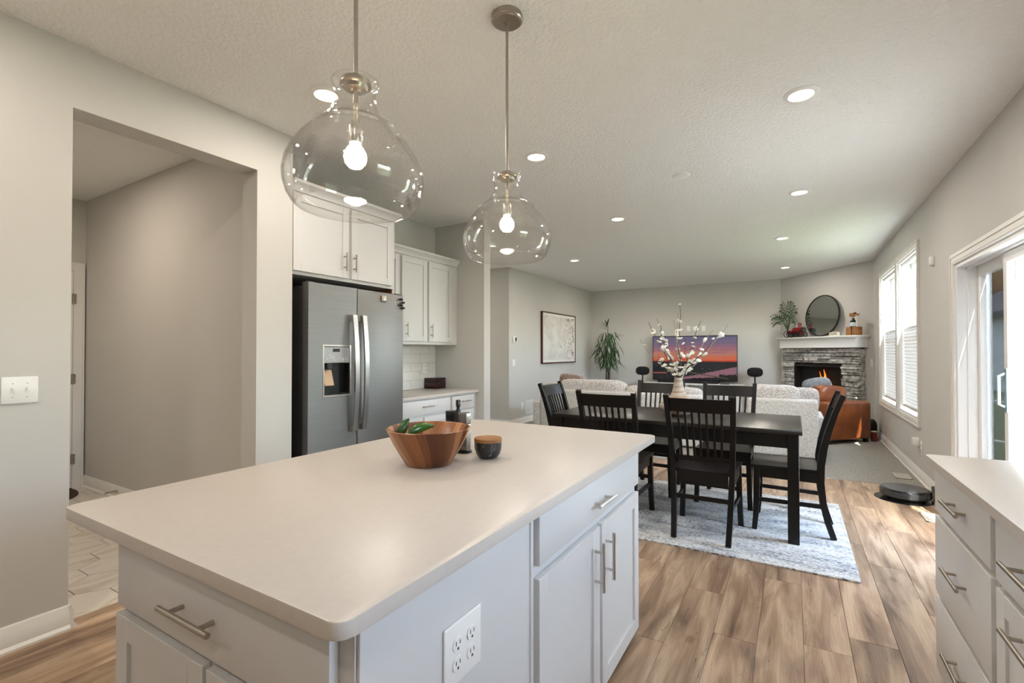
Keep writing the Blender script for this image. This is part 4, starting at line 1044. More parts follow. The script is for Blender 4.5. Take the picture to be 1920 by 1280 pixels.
# --- switches, outlets and small wall pieces
SL = Face((XL, 0, 0), (0, 1), (1, 0))
outlet_plate('light_switch', 'double toggle switch plate on the wall left of the doorway', SL, .637, .755, 1.06, 1.177, [(.673, 1.118), (.719, 1.118)], 'toggle', 'light switch')
VL = Face((XV, 0, 0), (0, 1), (1, 0))
outlet_plate('light_switch', 'single switch plate below the thermostat', VL, 7.115, 7.2, 1.035, 1.155, [(7.157, 1.095)], 'rocker', 'light switch')
outlet_plate('wall_outlet', 'white socket plate beside the wall vent', VL, 7.42, 7.50, .26, .38, [(7.46, .345), (7.46, .298)])
t = thing('thermostat', 'small white thermostat with a dark screen on the living room wall', 'thermostat', (XV, 7.175, 1.46))
b = B(); VL.box(b, 7.11, 7.24, 1.455, 1.555, 0, .022, bev=.006, seg=2); tb_ = obj('housing', b, 'plastic_white', t)
b = B(); VL.box(b, 7.175, 7.225, 1.47, 1.54, .022, .0235); obj('screen', b, 'fridge_side', t)
t = thing('wall_vent', 'white louvred return vent low on the living room wall', 'vent', (XV, 7.73, .16))
b = B()
for a0, a1, c0, c1 in ((7.57, 7.60, .155, .395), (7.86, 7.89, .155, .395), (7.60, 7.86, .155, .182), (7.60, 7.86, .368, .395), (7.722, 7.738, .182, .368)): VL.box(b, a0, a1, c0, c1, 0, .010, bev=.002)
obj('vent_frame', b, 'trim_white', t)
for k in range(9):
    z = .19 + k * .02; b = B(); VL.box(b, 7.60, 7.86, z, z + .012, .001, .007); obj('slat', b, 'trim_white', t)
BW = Face((0, YB, 0), (1, 0), (0, -1))
for k, (cx, lb) in enumerate(((-1.969, 'left blank white plate on the wall above the television'), (-1.663, 'right blank white plate on the wall above the television'))):
    b = B(); BW.box(b, cx - .038, cx + .038, 1.73, 1.85, 0, .006, bev=.003, seg=2); tag(obj('blank_plate', b, 'plastic_white'), lb, 'wall plate', 'wall plates above the television')
FR_ = Face((DP.x, DP.y, 0), (DD.x, DD.y), (DN.x, DN.y))
WR = Face((XR, 0, 0), (0, 1), (-1, 0))
outlet_plate('light_switch', 'white switch plate on the diagonal wall right of the fireplace', FR_, 1.945, 1.985, 1.05, 1.17, [(1.965, 1.11)], 'rocker', 'light switch')
outlet_plate('wall_outlet', 'white socket plate on the wall behind the leather chair', WR, 9.20, 9.28, .25, .37, [(9.24, .335), (9.24, .288)])
outlet_plate('wall_outlet', 'white socket plate with a plug-in under the near window', WR, 6.10, 6.18, .26, .40, [(6.14, .36), (6.14, .31)])
t = thing('plug_in_device', 'boxy white plug-in device under the near window', 'plug', (XR - .04, 6.22, .33))
b = B(); WR.box(b, 6.20, 6.29, .335, .415, .0, .055, bev=.008, seg=2); obj('housing', b, 'plastic_white', t)
t = thing('door_sensor', 'small white sensor box on the wall beside the patio door', 'sensor', (XR - .03, 5.62, 2.08))
b = B(); WR.box(b, 5.57, 5.65, 2.065, 2.145, 0, .028, bev=.005, seg=2); obj('housing', b, 'plastic_white', t)
tag(obj('door_stop', tube(B(), [(-5.10, 1.836, .07), (-5.10, 1.80, .07), (-5.10, 1.76, .068), (-5.10, 1.752, .068)], [.012, .006, .006, .009], 10), 'nickel'), 'small spring door stop on the mudroom baseboard', 'door stop')
b = B(); prism(b, [(-5.84 + .50 * max(0, math.cos(a)) ** .6, 1.30 + .45 * math.sin(a)) for a in [(-PI / 2 + PI * i / 24) for i in range(25)]], 0.0005, .010, bev=.003)
tag(obj('door_mat', b, 'mat_dark'), 'dark brown half-round mat at the mudroom door', 'mat')

# ================================================================== DINING
rug = tag(obj('area_rug', prism(B(), rrect(-2.05, 0.317, 3.265, 4.84, .01), 0.0008, .010, bev=.003), 'rug_weave'), 'pale blue-grey mottled area rug under the dining table', 'rug')
RZ = 0.0105
def table():
    x0, x1, y0, y1, zt = -1.765, 0.047, 3.655, 4.540, 0.765
    t = thing('dining_table', 'long black rectangular dining table on the rug', 'table', ((x0 + x1) / 2, (y0 + y1) / 2, RZ))
    obj('tabletop', bx(x0, x1, y0, y1, zt - .030, zt, bev=.002), 'black_top', t)
    obj('apron', boxes((x0 + .05, x1 - .05, y0 + .030, y0 + .052, zt - .125, zt - .0305)), 'black_wood', t)
    obj('apron', boxes((x0 + .05, x1 - .05, y1 - .052, y1 - .030, zt - .125, zt - .0305)), 'black_wood', t)
    obj('apron', boxes((x0 + .030, x0 + .052, y0 + .052, y1 - .052, zt - .125, zt - .0305)), 'black_wood', t)
    obj('apron', boxes((x1 - .052, x1 - .030, y0 + .052, y1 - .052, zt - .125, zt - .0305)), 'black_wood', t)
    for x in (x0 + .018, x1 - .018 - .068):
        for y in (y0 + .015, y1 - .015 - .068):
            obj('leg', bx(x, x + .068, y, y + .068, RZ, zt - .0305, bev=.003, seg=1), 'black_wood', t)
table()
def make_chair():
    t = thing('dining_chair', 'x', 'chair', (0, 0, 0), group='black dining chairs')
    # saddle seat
    b = B(); n = 10; x0, x1, y0, y1 = -.215, .215, -.20, .225
    def zs(a, c):
        xx = a * 2 - 1; yy = c * 2 - 1
        return .462 - .010 * max(0, 1 - (xx * 1.15) ** 2) * max(0, 1 - (yy * .9 + .12) ** 2)
    wf = lambda c: .90 + .10 * c
    top = [[b.verts.new(((x0 + (x1 - x0) * i / n) * wf(j / n), y0 + (y1 - y0) * j / n, zs(i / n, j / n))) for j in range(n + 1)] for i in range(n + 1)]
    bot = [[b.verts.new((v.co.x, v.co.y, .440)) for v in r] for r in top]
    for i in range(n):
        for j in range(n):
            b.faces.new((top[i][j], top[i + 1][j], top[i + 1][j + 1], top[i][j + 1])); b.faces.new((bot[i][j], bot[i][j + 1], bot[i + 1][j + 1], bot[i + 1][j]))
    for i in range(n):
        b.faces.new((top[i][0], bot[i][0], bot[i + 1][0], top[i + 1][0])); b.faces.new((top[i][n], top[i + 1][n], bot[i + 1][n], bot[i][n]))
        b.faces.new((top[0][i], top[0][i + 1], bot[0][i + 1], bot[0][i])); b.faces.new((top[n][i], bot[n][i], bot[n][i + 1], top[n][i + 1]))
    obj('seat', b, 'black_wood', t)
    # post centre line: y and half-spacing as functions of height
    Z = [0.0, .12, .25, .38, .50, .62, .74, .86, .985]
    Yv = [-.275, -.238, -.212, -.200, -.203, -.220, -.248, -.284, -.330]
    Xv = [.172, .177, .182, .187, .192, .196, .201, .206, .211]
    def py(z):
        for a in range(len(Z) - 1):
            if Z[a] <= z <= Z[a + 1]:
                f = (z - Z[a]) / (Z[a + 1] - Z[a]); return Yv[a] + f * (Yv[a + 1] - Yv[a]), Xv[a] + f * (Xv[a + 1] - Xv[a])
        return Yv[-1], Xv[-1]
    for s in (-1, 1):
        obj('back_leg', beam(B(), [(s * x, y, z) for x, y, z in zip(Xv, Yv, Z)], .034, [.036, .038, .042, .044, .044, .042, .038, .034, .030], (1, 0, 0)), 'black_wood', t)
        obj('leg', beam(B(), [(s * .193, .19, .44), (s * .198, .192, .22), (s * .202, .196, .10), (s * .206, .205, .0)], .036, [.040, .038, .035, .032], (1, 0, 0)), 'black_wood', t)
    # crest rail and lower rail bow backwards
    def rail(z0, z1, th, bow, nm):
        b = B(); n = 10; zc = (z0 + z1) / 2; rings = []
        for i in range(n + 1):
            s = -1 + 2 * i / n; row = []
            for z, o_ in ((z0, 0), (z1, 0), (z1, th), (z0, th)):
                yy, xx = py(z); row.append(b.verts.new((s * (xx - .014), yy - th / 2 + o_ - bow * (1 - s * s), z)))
            rings.append(row)
        for a, c in zip(rings, rings[1:]):
            for k in range(4): b.faces.new((a[k], a[(k + 1) % 4], c[(k + 1) % 4], c[k]))
        b.faces.new(rings[0]); b.faces.new(list(reversed(rings[-1]))); return obj(nm, b, 'black_wood', t)
    rail(.868, .962, .020, .022, 'crest_rail'); rail(.528, .560, .020, .010, 'lower_rail')
    for k in range(7):
        s = -.74 + 1.48 * k / 6; ya, xa = py(.55); yb, xb = py(.875)
        pts = []
        for z in (.550, .66, .77, .880):
            yy, xx = py(z); f = (z - .55) / .33; pts.append((s * (xx - .02), yy - (.010 + .012 * f) * (1 - s * s), z))
        obj('spindle', beam(B(), pts, .015, .012, (1, 0, 0)), 'black_wood', t)
    obj('apron', bx(-.175, .175, .172, .192, .375, .440), 'black_wood', t); obj('apron', bx(-.165, .165, -.198, -.180, .365, .440), 'black_wood', t)
    for s in (-1, 1):
        obj('apron', bx(s * .183, s * .203, -.185, .175, .375, .440), 'black_wood', t)
        obj('stretcher', beam(B(), [(s * .183, -.215, .215), (s * .199, .192, .215)], .016, .028, (1, 0, 0)), 'black_wood', t)
    obj('stretcher', bx(-.198, .198, .182, .200, .255, .283), 'black_wood', t)
    obj('stretcher', bx(-.183, .183, -.225, -.209, .262, .290), 'black_wood', t)
    return t
ch = make_chair()
seats = [((-.545, 3.678, RZ), 0.0, 'black slat-back chair nearest the viewer, its back in front of the vase'), ((-1.195, 3.692, RZ), 0.0, 'black slat-back chair with its back to the island, half hidden by the worktop'),
         ((-1.135, 4.505, RZ), PI, 'black chair on the sofa side of the table, left of the vase'), ((-.513, 4.505, RZ), PI, 'black chair on the sofa side of the table, right of the vase'),
         ((-1.680, 4.11, RZ), -PI / 2, 'black chair at the left head of the table'), ((-.045, 4.075, RZ), PI / 2, 'black chair at the right head of the table, seen from its side')]
ch.location, ch.rotation_euler, ch['label'] = seats[0][0], (0, 0, seats[0][1]), seats[0][2]
for l_, r_, lb in seats[1:]: dup(ch, l_, r_, lb)
# vase and blossom branches
VC = Vector((-.822, 4.10, .7655))
t = thing('ceramic_vase', 'brown ringed ceramic vase with a long neck on the dining table', 'vase', VC)
pr = [(.0008, 0), (.075, 0), (.088, .006), (.128, .03), (.150, .058), (.152, .075), (.140, .096), (.112, .120), (.082, .140), (.062, .165), (.049, .195), (.041, .23), (.035, .27), (.032, .298), (.034, .306), (.031, .308), (.028, .30), (.030, .26), (.038, .21), (.05, .17)]
obj('vase_body', lathe(B(), pr, 48, c=VC), 'vase_clay', t)
fl = B()
for k in range(5):
    a = 2 * PI * k / 5
    ball(fl, (0, 0, 0), .012, .010, .005, 8, 5, mtx=Matrix.Rotation(a, 4, 'Z') @ Matrix.Translation((.011, 0, .003)) @ Matrix.Rotation(-.55, 4, 'Y'))
ball(fl, (0, 0, .004), .006, seg=7, rings=5)
fme = bpy.data.meshes.new('blossom'); fl.to_mesh(fme); fl.free(); finish(fme, True); fme.materials.append(M['petal'])
tips = [(-1.126, 1.393, -.06), (-1.017, 1.569, .08), (-1.04, 1.533, -.10), (-.833, 1.611, .05), (-.803, 1.676, -.03), (-.658, 1.543, .10), (-.444, 1.506, .02), (-.538, 1.394, -.09), (-.651, 1.248, -.12), (-.885, 1.558, .12), (-.959, 1.463, -.05), (-.996, 1.26, .04), (-.573, 1.463, .13), (-.916, 1.372, -.14), (-.74, 1.40, -.10), (-.70, 1.33, .10)]
br = random.Random(11)
for i, (tx, tz, dy) in enumerate(tips):
    a = Vector((VC.x + br.uniform(-.016, .016), VC.y + br.uniform(-.016, .016), VC.z + .22)); d = Vector((tx, VC.y + dy, tz))
    mth_ = Vector((VC.x + (tx - VC.x) * .05, VC.y + dy * .08, VC.z + .308))
    pts = [a, mth_]; n = 7
    for k in range(1, n + 1):
        f = k / n; p = mth_.lerp(d, f); p.x += br.uniform(-.014, .014) * (f < 1); p.z += br.uniform(-.010, .010) * (f < 1) - .07 * abs(tx - VC.x) * math.sin(PI * f); pts.append(p)
    t = thing('blossom_branch', {4: 'tallest upright blossom twig in the brown vase', 0: 'blossom twig reaching farthest left from the brown vase', 6: 'blossom twig reaching farthest right from the brown vase', 8: 'shortest right blossom twig arching low over the vase', 11: 'shortest left blossom twig leaning low from the vase'}.get(i, 'white blossom twig among the middle bunch in the brown vase'), 'branch', a, group='blossom branches in the vase')
    obj('twig', tube(B(), pts, [.0062 - .0042 * k / (len(pts) - 1) for k in range(len(pts))], 6), 'twig_pale' if i % 3 == 0 else 'twig', t)
    # short side shoots carry blossoms too
    for k in range(2, len(pts)):
        for rep in range(2 if k < len(pts) - 1 else 1):
            if br.random() < .52:
                q = pts[k] + (pts[k - 1] - pts[k]) * br.random() * .8; off = Vector((br.uniform(-.010, .010), br.uniform(-.010, .010), br.uniform(-.003, .010)))
                s_ = br.uniform(.65, 1.25) if k < len(pts) - 1 else .6
                inst('blossom', fme, t, Matrix.Translation(q + off) @ Matrix.Rotation(br.uniform(0, 6), 4, 'Z') @ Matrix.Rotation(br.uniform(-1.3, 1.3), 4, 'X') @ Matrix.Scale(s_, 4))

# ================================================================== LIVING ROOM
CZ = .012
def cushion(bm, x0, x1, y0, y1, z0, z1, p=.45, mtx=None, seg=28, rings=14):
    return ball(bm, ((x0 + x1) / 2, (y0 + y1) / 2, (z0 + z1) / 2), (x1 - x0) / 2, (y1 - y0) / 2, (z1 - z0) / 2, seg, rings, p, mtx)
def crumple(bm, amp, seed):
    r = random.Random(seed)
    ph = [(r.uniform(8, 22), r.uniform(8, 22), r.uniform(0, 6)) for _ in range(4)]
    for v in bm.verts:
        s = sum(math.sin(a * v.co.x + b_ * v.co.z + c_ + 9 * v.co.y) for a, b_, c_ in ph) / 4
        v.co.z += amp * s; v.co.y += amp * .6 * s
    return bm
# left sofa
t = thing('sofa', 'long grey tweed sofa behind the dining table with its back to the viewer', 'sofa', (-2.2, 7.05, CZ), group='grey tweed sofas')
obj('back_frame', bx(-3.40, -1.03, 6.60, 6.83, CZ + .02, .712, bev=.03, seg=3), 'sofa_fabric', t)
obj('seat_base', bx(-3.40, -1.03, 6.832, 7.50, CZ + .04, .34, bev=.02), 'sofa_fabric', t)
obj('arm', bx(-3.54, -3.402, 6.62, 7.50, CZ + .02, .515, bev=.03, seg=3), 'sofa_fabric', t)
obj('arm', bx(-1.03, -.90, 6.86, 7.50, CZ + .02, .50, bev=.03, seg=3), 'sofa_fabric', t)
for x0, x1, z1, dz in ((-3.20, -2.10, .865, 0), (-2.11, -1.62, .80, 0), (-1.60, -1.06, .80, 0)):
    obj('back_cushion', crumple(cushion(B(), x0, x1, 6.75, 7.02, .42, z1, .4), .012, int(abs(x0) * 10)), 'sofa_cushion_fabric', t)
for x0, x1 in ((-3.39, -2.22), (-2.21, -1.04)): obj('seat_cushion', cushion(B(), x0, x1, 6.85, 7.50, .33, .50, .3), 'sofa_fabric', t)
b = crumple(cushion(B(), -.19, .19, -.06, .06, -.15, .15, .35, Matrix.Translation((-3.02, 6.93, .785)) @ Matrix.Rotation(.12, 4, 'Y')), .01, 5)
tag(obj('throw_pillow', b, 'taupe_fabric'), 'taupe throw pillow poking above the left end of the long sofa', 'pillow')
b = crumple(cushion(B(), -.16, .16, -.05, .05, -.10, .10, .55, Matrix.Translation((-3.32, 6.94, .70))), .01, 9)
tag(obj('throw_pillow', b, 'sofa_cushion_fabric'), 'speckled pillow at the far left end of the long sofa', 'pillow')
# right sofa
t = thing('sofa', 'short grey tweed sofa section in front of the fireplace with its back to the viewer', 'sofa', (-.12, 7.05, CZ), group='grey tweed sofas')
obj('back_frame', bx(-.50, .248, 6.60, 6.83, CZ + .02, .712, bev=.03, seg=3), 'sofa_fabric', t)
obj('seat_base', bx(-.50, .20, 6.832, 7.52, CZ + .04, .34, bev=.02), 'sofa_fabric', t)
obj('arm', bx(.202, .318, 6.835, 7.52, CZ + .02, .50, bev=.03, seg=3), 'sofa_fabric', t)
obj('back_cushion', crumple(cushion(B(), -.49, .07, 6.73, 7.00, .42, .868, .38), .010, 31), 'sofa_cushion_fabric', t)
obj('seat_cushion', cushion(B(), -.49, .20, 6.85, 7.52, .33, .50, .3), 'sofa_fabric', t)
b = crumple(cushion(B(), -.15, .15, -.05, .05, -.15, .15, .5, Matrix.Translation((.12, 6.93, .695))), .008, 17)
tag(obj('throw_pillow', b, 'sofa_cushion_fabric'), 'grey speckled pillow at the right end of the short sofa', 'pillow')
# leather armchair, turned towards the room
L0 = Vector((.402, 7.803, 0)); ldir = (Vector((.948, 8.392, 0)) - L0).normalized(); ang = math.atan2(ldir.y, ldir.x)
t = thing('leather_armchair', 'tan leather armchair beside the fireplace', 'armchair', (L0.x, L0.y, CZ), rotz=ang)
obj('near_arm', bx(0, .80, 0, .19, .05, .575, bev=.03, seg=4), 'leather', t)
obj('far_arm', bx(0, .80, .80, .98, .05, .575, bev=.03, seg=4), 'leather', t)
obj('seat_base', bx(.10, .80, .192, .798, .05, .30, bev=.015), 'leather', t)
obj('back_frame', bx(-.02, .099, .192, .798, .05, .52, bev=.03, seg=3), 'leather', t)
obj('seat_cushion', cushion(B(), .13, .80, .195, .795, .29, .47, .32), 'leather', t)
obj('back_cushion', crumple(cushion(B(), .14, .66, .20, .46, .44, .79, .55), .012, 3), 'leather', t)
for x, y in ((.05, .05), (.75, .05), (.05, .90), (.75, .90)): obj('foot', bx(x - .025, x + .025, y - .025, y + .025, 0, .05), 'black_wood', t)
b = crumple(cushion(B(), -.20, .20, -.06, .06, -.19, .19, .55, Matrix.Translation((.32, 8.72, .70)) @ Matrix.Rotation(-.22, 4, 'Y')), .012, 23)
tag(obj('throw_pillow', b, 'grey_fabric'), 'slate grey throw pillow on the leather armchair in front of the fire', 'pillow')
# small things beside the armchair
b = crumple(ball(B(), (1.0, 8.78, .15), .055, .13, .14, 14, 9, .8), .01, 41); tag(obj('dark_bag', b, 'black_fabric'), 'dark soft bag on the carpet between armchair and wall', 'bag')
t = thing('red_toy', 'small maroon can-shaped toy on the carpet beside the armchair', 'toy', (.985, 8.50, CZ))
obj('can', lathe(B(), [(.0008, 0), (.04, 0), (.04, .12), (.03, .13), (.0008, .13)], 18, c=(.985, 8.50, CZ)), 'red_cloth', t); obj('lid', lathe(B(), [(.0008, .13), (.035, .13), (.033, .142), (.0008, .142)], 18, c=(.985, 8.50, CZ)), 'cream', t)
# television, console, soundbar
t = thing('media_console', 'low white media console under the television', 'console', (-1.85, 10.5, CZ))
obj('top', prism(B(), rrect(-2.95, -.86, 10.28, 10.82, .05), .605, .632, bev=.004), 'console_white', t)
obj('side_panel', bx(-2.93, -2.90, 10.30, 10.80, CZ, .604), 'console_white', t); obj('side_panel', bx(-.91, -.88, 10.30, 10.80, CZ, .604), 'console_white', t)
obj('back_panel', bx(-2.90, -.91, 10.77, 10.80, .05, .604), 'console_white', t); obj('shelf', bx(-2.90, -.91, 10.31, 10.768, .08, .10), 'console_white', t)
obj('divider', bx(-1.92, -1.89, 10.31, 10.768, .101, .603), 'console_white', t)
for x0, x1 in ((-2.895, -2.42), (-1.385, -.915)): 
    d_ = obj('door', bx(x0, x1, 10.292, 10.309, .10, .60, bev=.003), 'console_white', t); obj('knob', lathe(B(), [(.0008, 0), (.012, 0), (.014, .012), (.0008, .016)], 14, mtx=Matrix.Translation(((x1 - .05) if x0 < -2 else (x0 + .05), 10.292, .36)) @ Matrix.Rotation(PI / 2, 4, 'X')), 'nickel', d_)
t = thing('television', 'large flat television showing a dusk river city', 'television', (-1.845, 10.72, .633))
obj('casing', bx(-2.705, -.985, 10.735, 10.775, .668, 1.632, bev=.004), 'tv_body', t)
b = B(); v_ = [b.verts.new(p) for p in ((-2.690, 10.7338, .690), (-1.0, 10.7338, .690), (-1.0, 10.7338, 1.612), (-2.690, 10.7338, 1.612))]; b.faces.new(v_); obj('screen', b, 'tv_picture', t, smooth=False)
for x in (-2.35, -1.34): obj('foot', boxes((x - .02, x + .02, 10.62, 10.86, .633, .640), (x - .015, x + .015, 10.74, 10.77, .640, .669)), 'tv_body', t)
tag(obj('soundbar', bx(-2.52, -1.32, 10.42, 10.53, .633, .690, bev=.015, seg=3), 'soundbar'), 'long black soundbar in front of the television', 'soundbar')
tag(obj('remote_control', bx(-1.28, -1.10, 10.36, 10.40, .633, .650, bev=.005), 'black_plastic'), 'small black remote lying on the white console', 'remote')
for cx, lb in ((-2.865, 'oval black speaker on a thin stand left of the television'), (-.655, 'oval black speaker on a thin stand right of the television')):
    t = thing('stand_speaker', lb, 'speaker', (cx, 10.5 if cx > -2 else 10.45, CZ), group='oval speakers on stands'); cy = 10.5 if cx > -2 else 10.15
    cx2 = cx * cy / 10.5 if cx < -2 else cx
    t.location = (cx2, cy, CZ); ORG[t] = Vector((cx2, cy, CZ))
    obj('base', lathe(B(), [(.0008, 0), (.13, 0), (.13, .012), (.12, .018), (.0008, .02)], 32, c=(cx2, cy, CZ)), 'black_metal', t)
    obj('pole', tube(B(), [(cx2, cy, .03), (cx2, cy, .80)], .016, 12), 'black_metal', t)
    obj('speaker_body', ball(B(), (cx2, cy, .885), .140, .085, .092, 28, 16, .72), 'black_fabric', t)
# framed print
t = thing('framed_print', 'large pale abstract print in a brown frame on the living room wall', 'picture', (XV, 9.03, 1.05))
b = B(); x0, x1 = XV + .002, XV + .045; a0, a1, c0, c1 = 8.18, 9.80, 1.055, 2.075
for p in ((a0, a0 + .022, c0, c1), (a1 - .022, a1, c0, c1), (a0 + .022, a1 - .022, c0, c0 + .022), (a0 + .022, a1 - .022, c1 - .022, c1)): box(b, x0, x1, *p)
obj('frame', b, 'art_frame', t); obj('mat_border', bx(x0, XV + .034, a0 + .022, a1 - .022, c0 + .022, c1 - .022), 'plastic_white', t); obj('print', bx(XV + .034, XV + .036, a0 + .07, a1 - .07, c0 + .07, c1 - .07), 'art_print', t)
# tall corner plant
def leaf_mesh(name, ln, w, m_, droop=.25):
    b = B(); n = 6; L_ = []; C_ = []; R_ = []
    for i in range(n + 1):
        f = i / n; ww = w * math.sin(PI * min(1, f * .94 + .06)) ** .8 * (1 - f * .15) if f < 1 else 0.0004
        z = -droop * ln * f * f
        L_.append(b.verts.new((-ww, ln * f, z + ww * .35))); C_.append(b.verts.new((0, ln * f, z))); R_.append(b.verts.new((ww, ln * f, z + ww * .35)))
    for i in range(n):
        b.faces.new((L_[i], C_[i], C_[i + 1], L_[i + 1])); b.faces.new((C_[i], R_[i], R_[i + 1], C_[i + 1]))
    me = bpy.data.meshes.new(name); b.to_mesh(me); b.free(); finish(me, True); me.materials.append(M[m_]); return me
PC = Vector((-3.62, 10.35, CZ))
t = thing('corner_plant', 'tall potted plant with narrow drooping green leaves in the corner', 'plant', PC)
obj('pot', lathe(B(), [(.0008, 0), (.12, 0), (.16, .28), (.17, .30), (.155, .30), (.145, .26), (.0008, .26)], 28, c=PC), 'pot_white', t)
obj('soil', lathe(B(), [(.0008, .265), (.144, .262)], 20, c=PC), 'soil', t)
pr_ = random.Random(3)
stems = [[PC + Vector((0, 0, .25)), PC + Vector((.02, .0, .8)), PC + Vector((-.01, .02, 1.3)), PC + Vector((.02, 0, 1.88))], [PC + Vector((.03, .02, .25)), PC + Vector((.05, .0, .9)), PC + Vector((.16, -.02, 1.45)), PC + Vector((.20, 0, 1.62))], [PC + Vector((-.03, .0, .25)), PC + Vector((-.03, .02, .9)), PC + Vector((-.18, .02, 1.40)), PC + Vector((-.24, .02, 1.58))]]
for st_ in stems: obj('trunk', tube(B(), st_, [.016, .014, .010, .005], 8), 'bark', t)
lm = [leaf_mesh('leaf', .24, .016, 'leaf_green', .30), leaf_mesh('leaf', .20, .015, 'leaf_light', .35)]
for k in range(210):
    s_ = stems[k % 3]; z = pr_.uniform(.93, 1.66); a = pr_.uniform(0, 2 * PI); rr = pr_.uniform(.02, .24) * (1.0 if z < 1.5 else .85)
    if z < 1.12: rr *= .55 if pr_.random() < .6 else 1
    p = PC + Vector((.0 + rr * 1.18 * math.cos(a), rr * .8 * math.sin(a), z - .015 + .12 * (1 - rr / .24)))
    pitch = pr_.uniform(-1.35, -.35)
    inst('leaf', lm[k % 2], t, Matrix.Translation(p) @ Matrix.Rotation(a - PI / 2 + pr_.uniform(-.5, .5), 4, 'Z') @ Matrix.Rotation(pitch, 4, 'X') @ Matrix.Rotation(pr_.uniform(-.6, .6), 4, 'Y'))
for k in range(6):
    a = 1.2 + k * .5; inst('leaf', lm[0], t, Matrix.Translation(PC + Vector((.02 - .02, 0, 1.76 + .02 * k))) @ Matrix.Rotation(a, 4, 'Z') @ Matrix.Rotation(.5 + .1 * k, 4, 'X'))
for k in range(5):
    a = -1.6 - k * .35; inst('leaf', lm[0], t, Matrix.Translation(PC + Vector((.19, 0, 1.60 + .02 * k))) @ Matrix.Rotation(a, 4, 'Z') @ Matrix.Rotation(.35, 4, 'X'))

# ------------------------------------------------------------------ fireplace
fp = thing('stone_fireplace', 'corner fireplace faced in grey ledge stone with a white mantel', 'fireplace', dg(1.02, .1, CZ))
S0, S1, DEP = .195, 1.855, .15
OA, OB, OZ0, OZ1 = .500, 1.548, .16, 1.062
b = B(); FIRE.box(b, S0 + .01, OA - .01, CZ, 1.35, .002, DEP - .045); FIRE.box(b, OB + .01, S1 - .01, CZ, 1.35, .002, DEP - .045); FIRE.box(b, OA - .01, OB + .01, OZ1 + .01, 1.35, .002, DEP - .045); FIRE.box(b, OA - .01, OB + .01, CZ, OZ0 - .01, .002, DEP - .045)
obj('mortar_core', b, 'dark_gap', fp, smooth=False)
sr = random.Random(21)
def stone(u0, u1, v0, v1, side=False):
    b = B(); n0 = DEP - .05; n1 = DEP + sr.uniform(-.022, .030)
    cs = []
    for n_ in (n0, n1):
        for (uu, vv_) in ((u0, v0), (u1, v0), (u1, v1), (u0, v1)):
            j = .006 if n_ == n1 else 0.0
            cs.append(b.verts.new(FIRE.p(uu + sr.uniform(-j, j), n_ + (sr.uniform(-.010, .010) if n_ == n1 else 0), vv_ + sr.uniform(-j, j))))
    for f in ((0, 3, 2, 1), (4, 5, 6, 7), (0, 1, 5, 4), (1, 2, 6, 5), (2, 3, 7, 6), (3, 0, 4, 7)): b.faces.new([cs[i] for i in f])
    bmesh.ops.bevel(b, geom=[e for e in b.edges if all(v in cs[4:] for v in e.verts)], offset=.005, segments=1, affect='EDGES')
    obj('stone', b, 'ledge_stone', fp, smooth=False)
v = CZ
while v < 1.345:
    hgt = min(sr.choice((.034, .040, .046, .055, .062, .085)), 1.35 - v)
    if 1.35 - (v + hgt) < .03: hgt = 1.35 - v
    for lo, hi in (((S0, S1),) if v >= OZ1 - .002 or v + hgt <= OZ0 else ((S0, OA), (OB, S1))):
        u_ = lo
        while u_ < hi - .001:
            ln = sr.uniform(.12, .40)
            if hi - (u_ + ln) < .08: ln = hi - u_
            if hgt > .07 and sr.random() < .5:
                stone(u_ + .004, u_ + ln - .004, v + .004, v + hgt * .48 - .003); stone(u_ + .004, u_ + ln - .004, v + hgt * .48 + .003, v + hgt - .004)
            else: stone(u_ + .004, u_ + ln - .004, v + .004, v + hgt - .004)
            u_ += ln
    v += hgt
    if v < OZ1 < v + .05: v2 = v
for z_ in range(18):                                               # stone ends on the right return
    z0_ = CZ + z_ * .0735; b = B(); FIRE.box(b, S1 - .03, S1 + sr.uniform(-.004, .014), z0_ + .002, z0_ + .071, .004, DEP - .048 + sr.uniform(-.01, 0)); obj('stone', b, 'ledge_stone', fp, smooth=False)
b = B(); FIRE.box(b, OA, OB, OZ0, OZ1, .004, .012); FIRE.box(b, OA, OA + .01, OZ0, OZ1, .012, DEP - .03); FIRE.box(b, OB - .01, OB, OZ0, OZ1, .012, DEP - .03); FIRE.box(b, OA, OB, OZ1 - .01, OZ1, .012, DEP - .03); FIRE.box(b, OA, OB, OZ0, OZ0 + .01, .012, DEP - .03)
fbx = obj('firebox', b, 'firebox', fp, smooth=False)
b = B()
for a0, a1, c0, c1 in ((OA, OA + .03, OZ0, OZ1), (OB - .03, OB, OZ0, OZ1), (OA + .03, OB - .03, OZ1 - .04, OZ1), (OA + .03, OB - .03, OZ0, OZ0 + .04)): FIRE.box(b, a0, a1, c0, c1, DEP - .03, DEP - .012)
obj('surround_frame', b, 'black_metal', fp)
for s0, s1, n0, n1, z in ((.80, 1.22, .06, .09, .22), (.78, 1.10, .10, .06, .28), (.95, 1.26, .055, .10, .285)): obj('log', tube(B(), [FIRE.p(s0, n0, z), FIRE.p(s1, n1, z + .02)], .035, 10), 'log', fbx)
for s_, h_, r_ in ((1.06, .50, .075), (1.12, .64, .07), (.99, .38, .05), (1.18, .46, .05), (1.03, .60, .045)):
    b = B(); pts = [FIRE.p(s_ + .02 * math.sin(k * 1.7), .07, .34 + h_ * k / 6) for k in range(7)]; tube(b, pts, [r_ * .7, r_, r_ * .9, r_ * .66, r_ * .42, r_ * .2, .002], 10); bmesh.ops.scale(b, vec=(1, 1, 1), verts=b.verts); obj('flame', b, 'flame', fbx)
b = B(); FIRE.box(b, .245, 1.905, 1.362, 1.515, .003, .235, bev=.003)
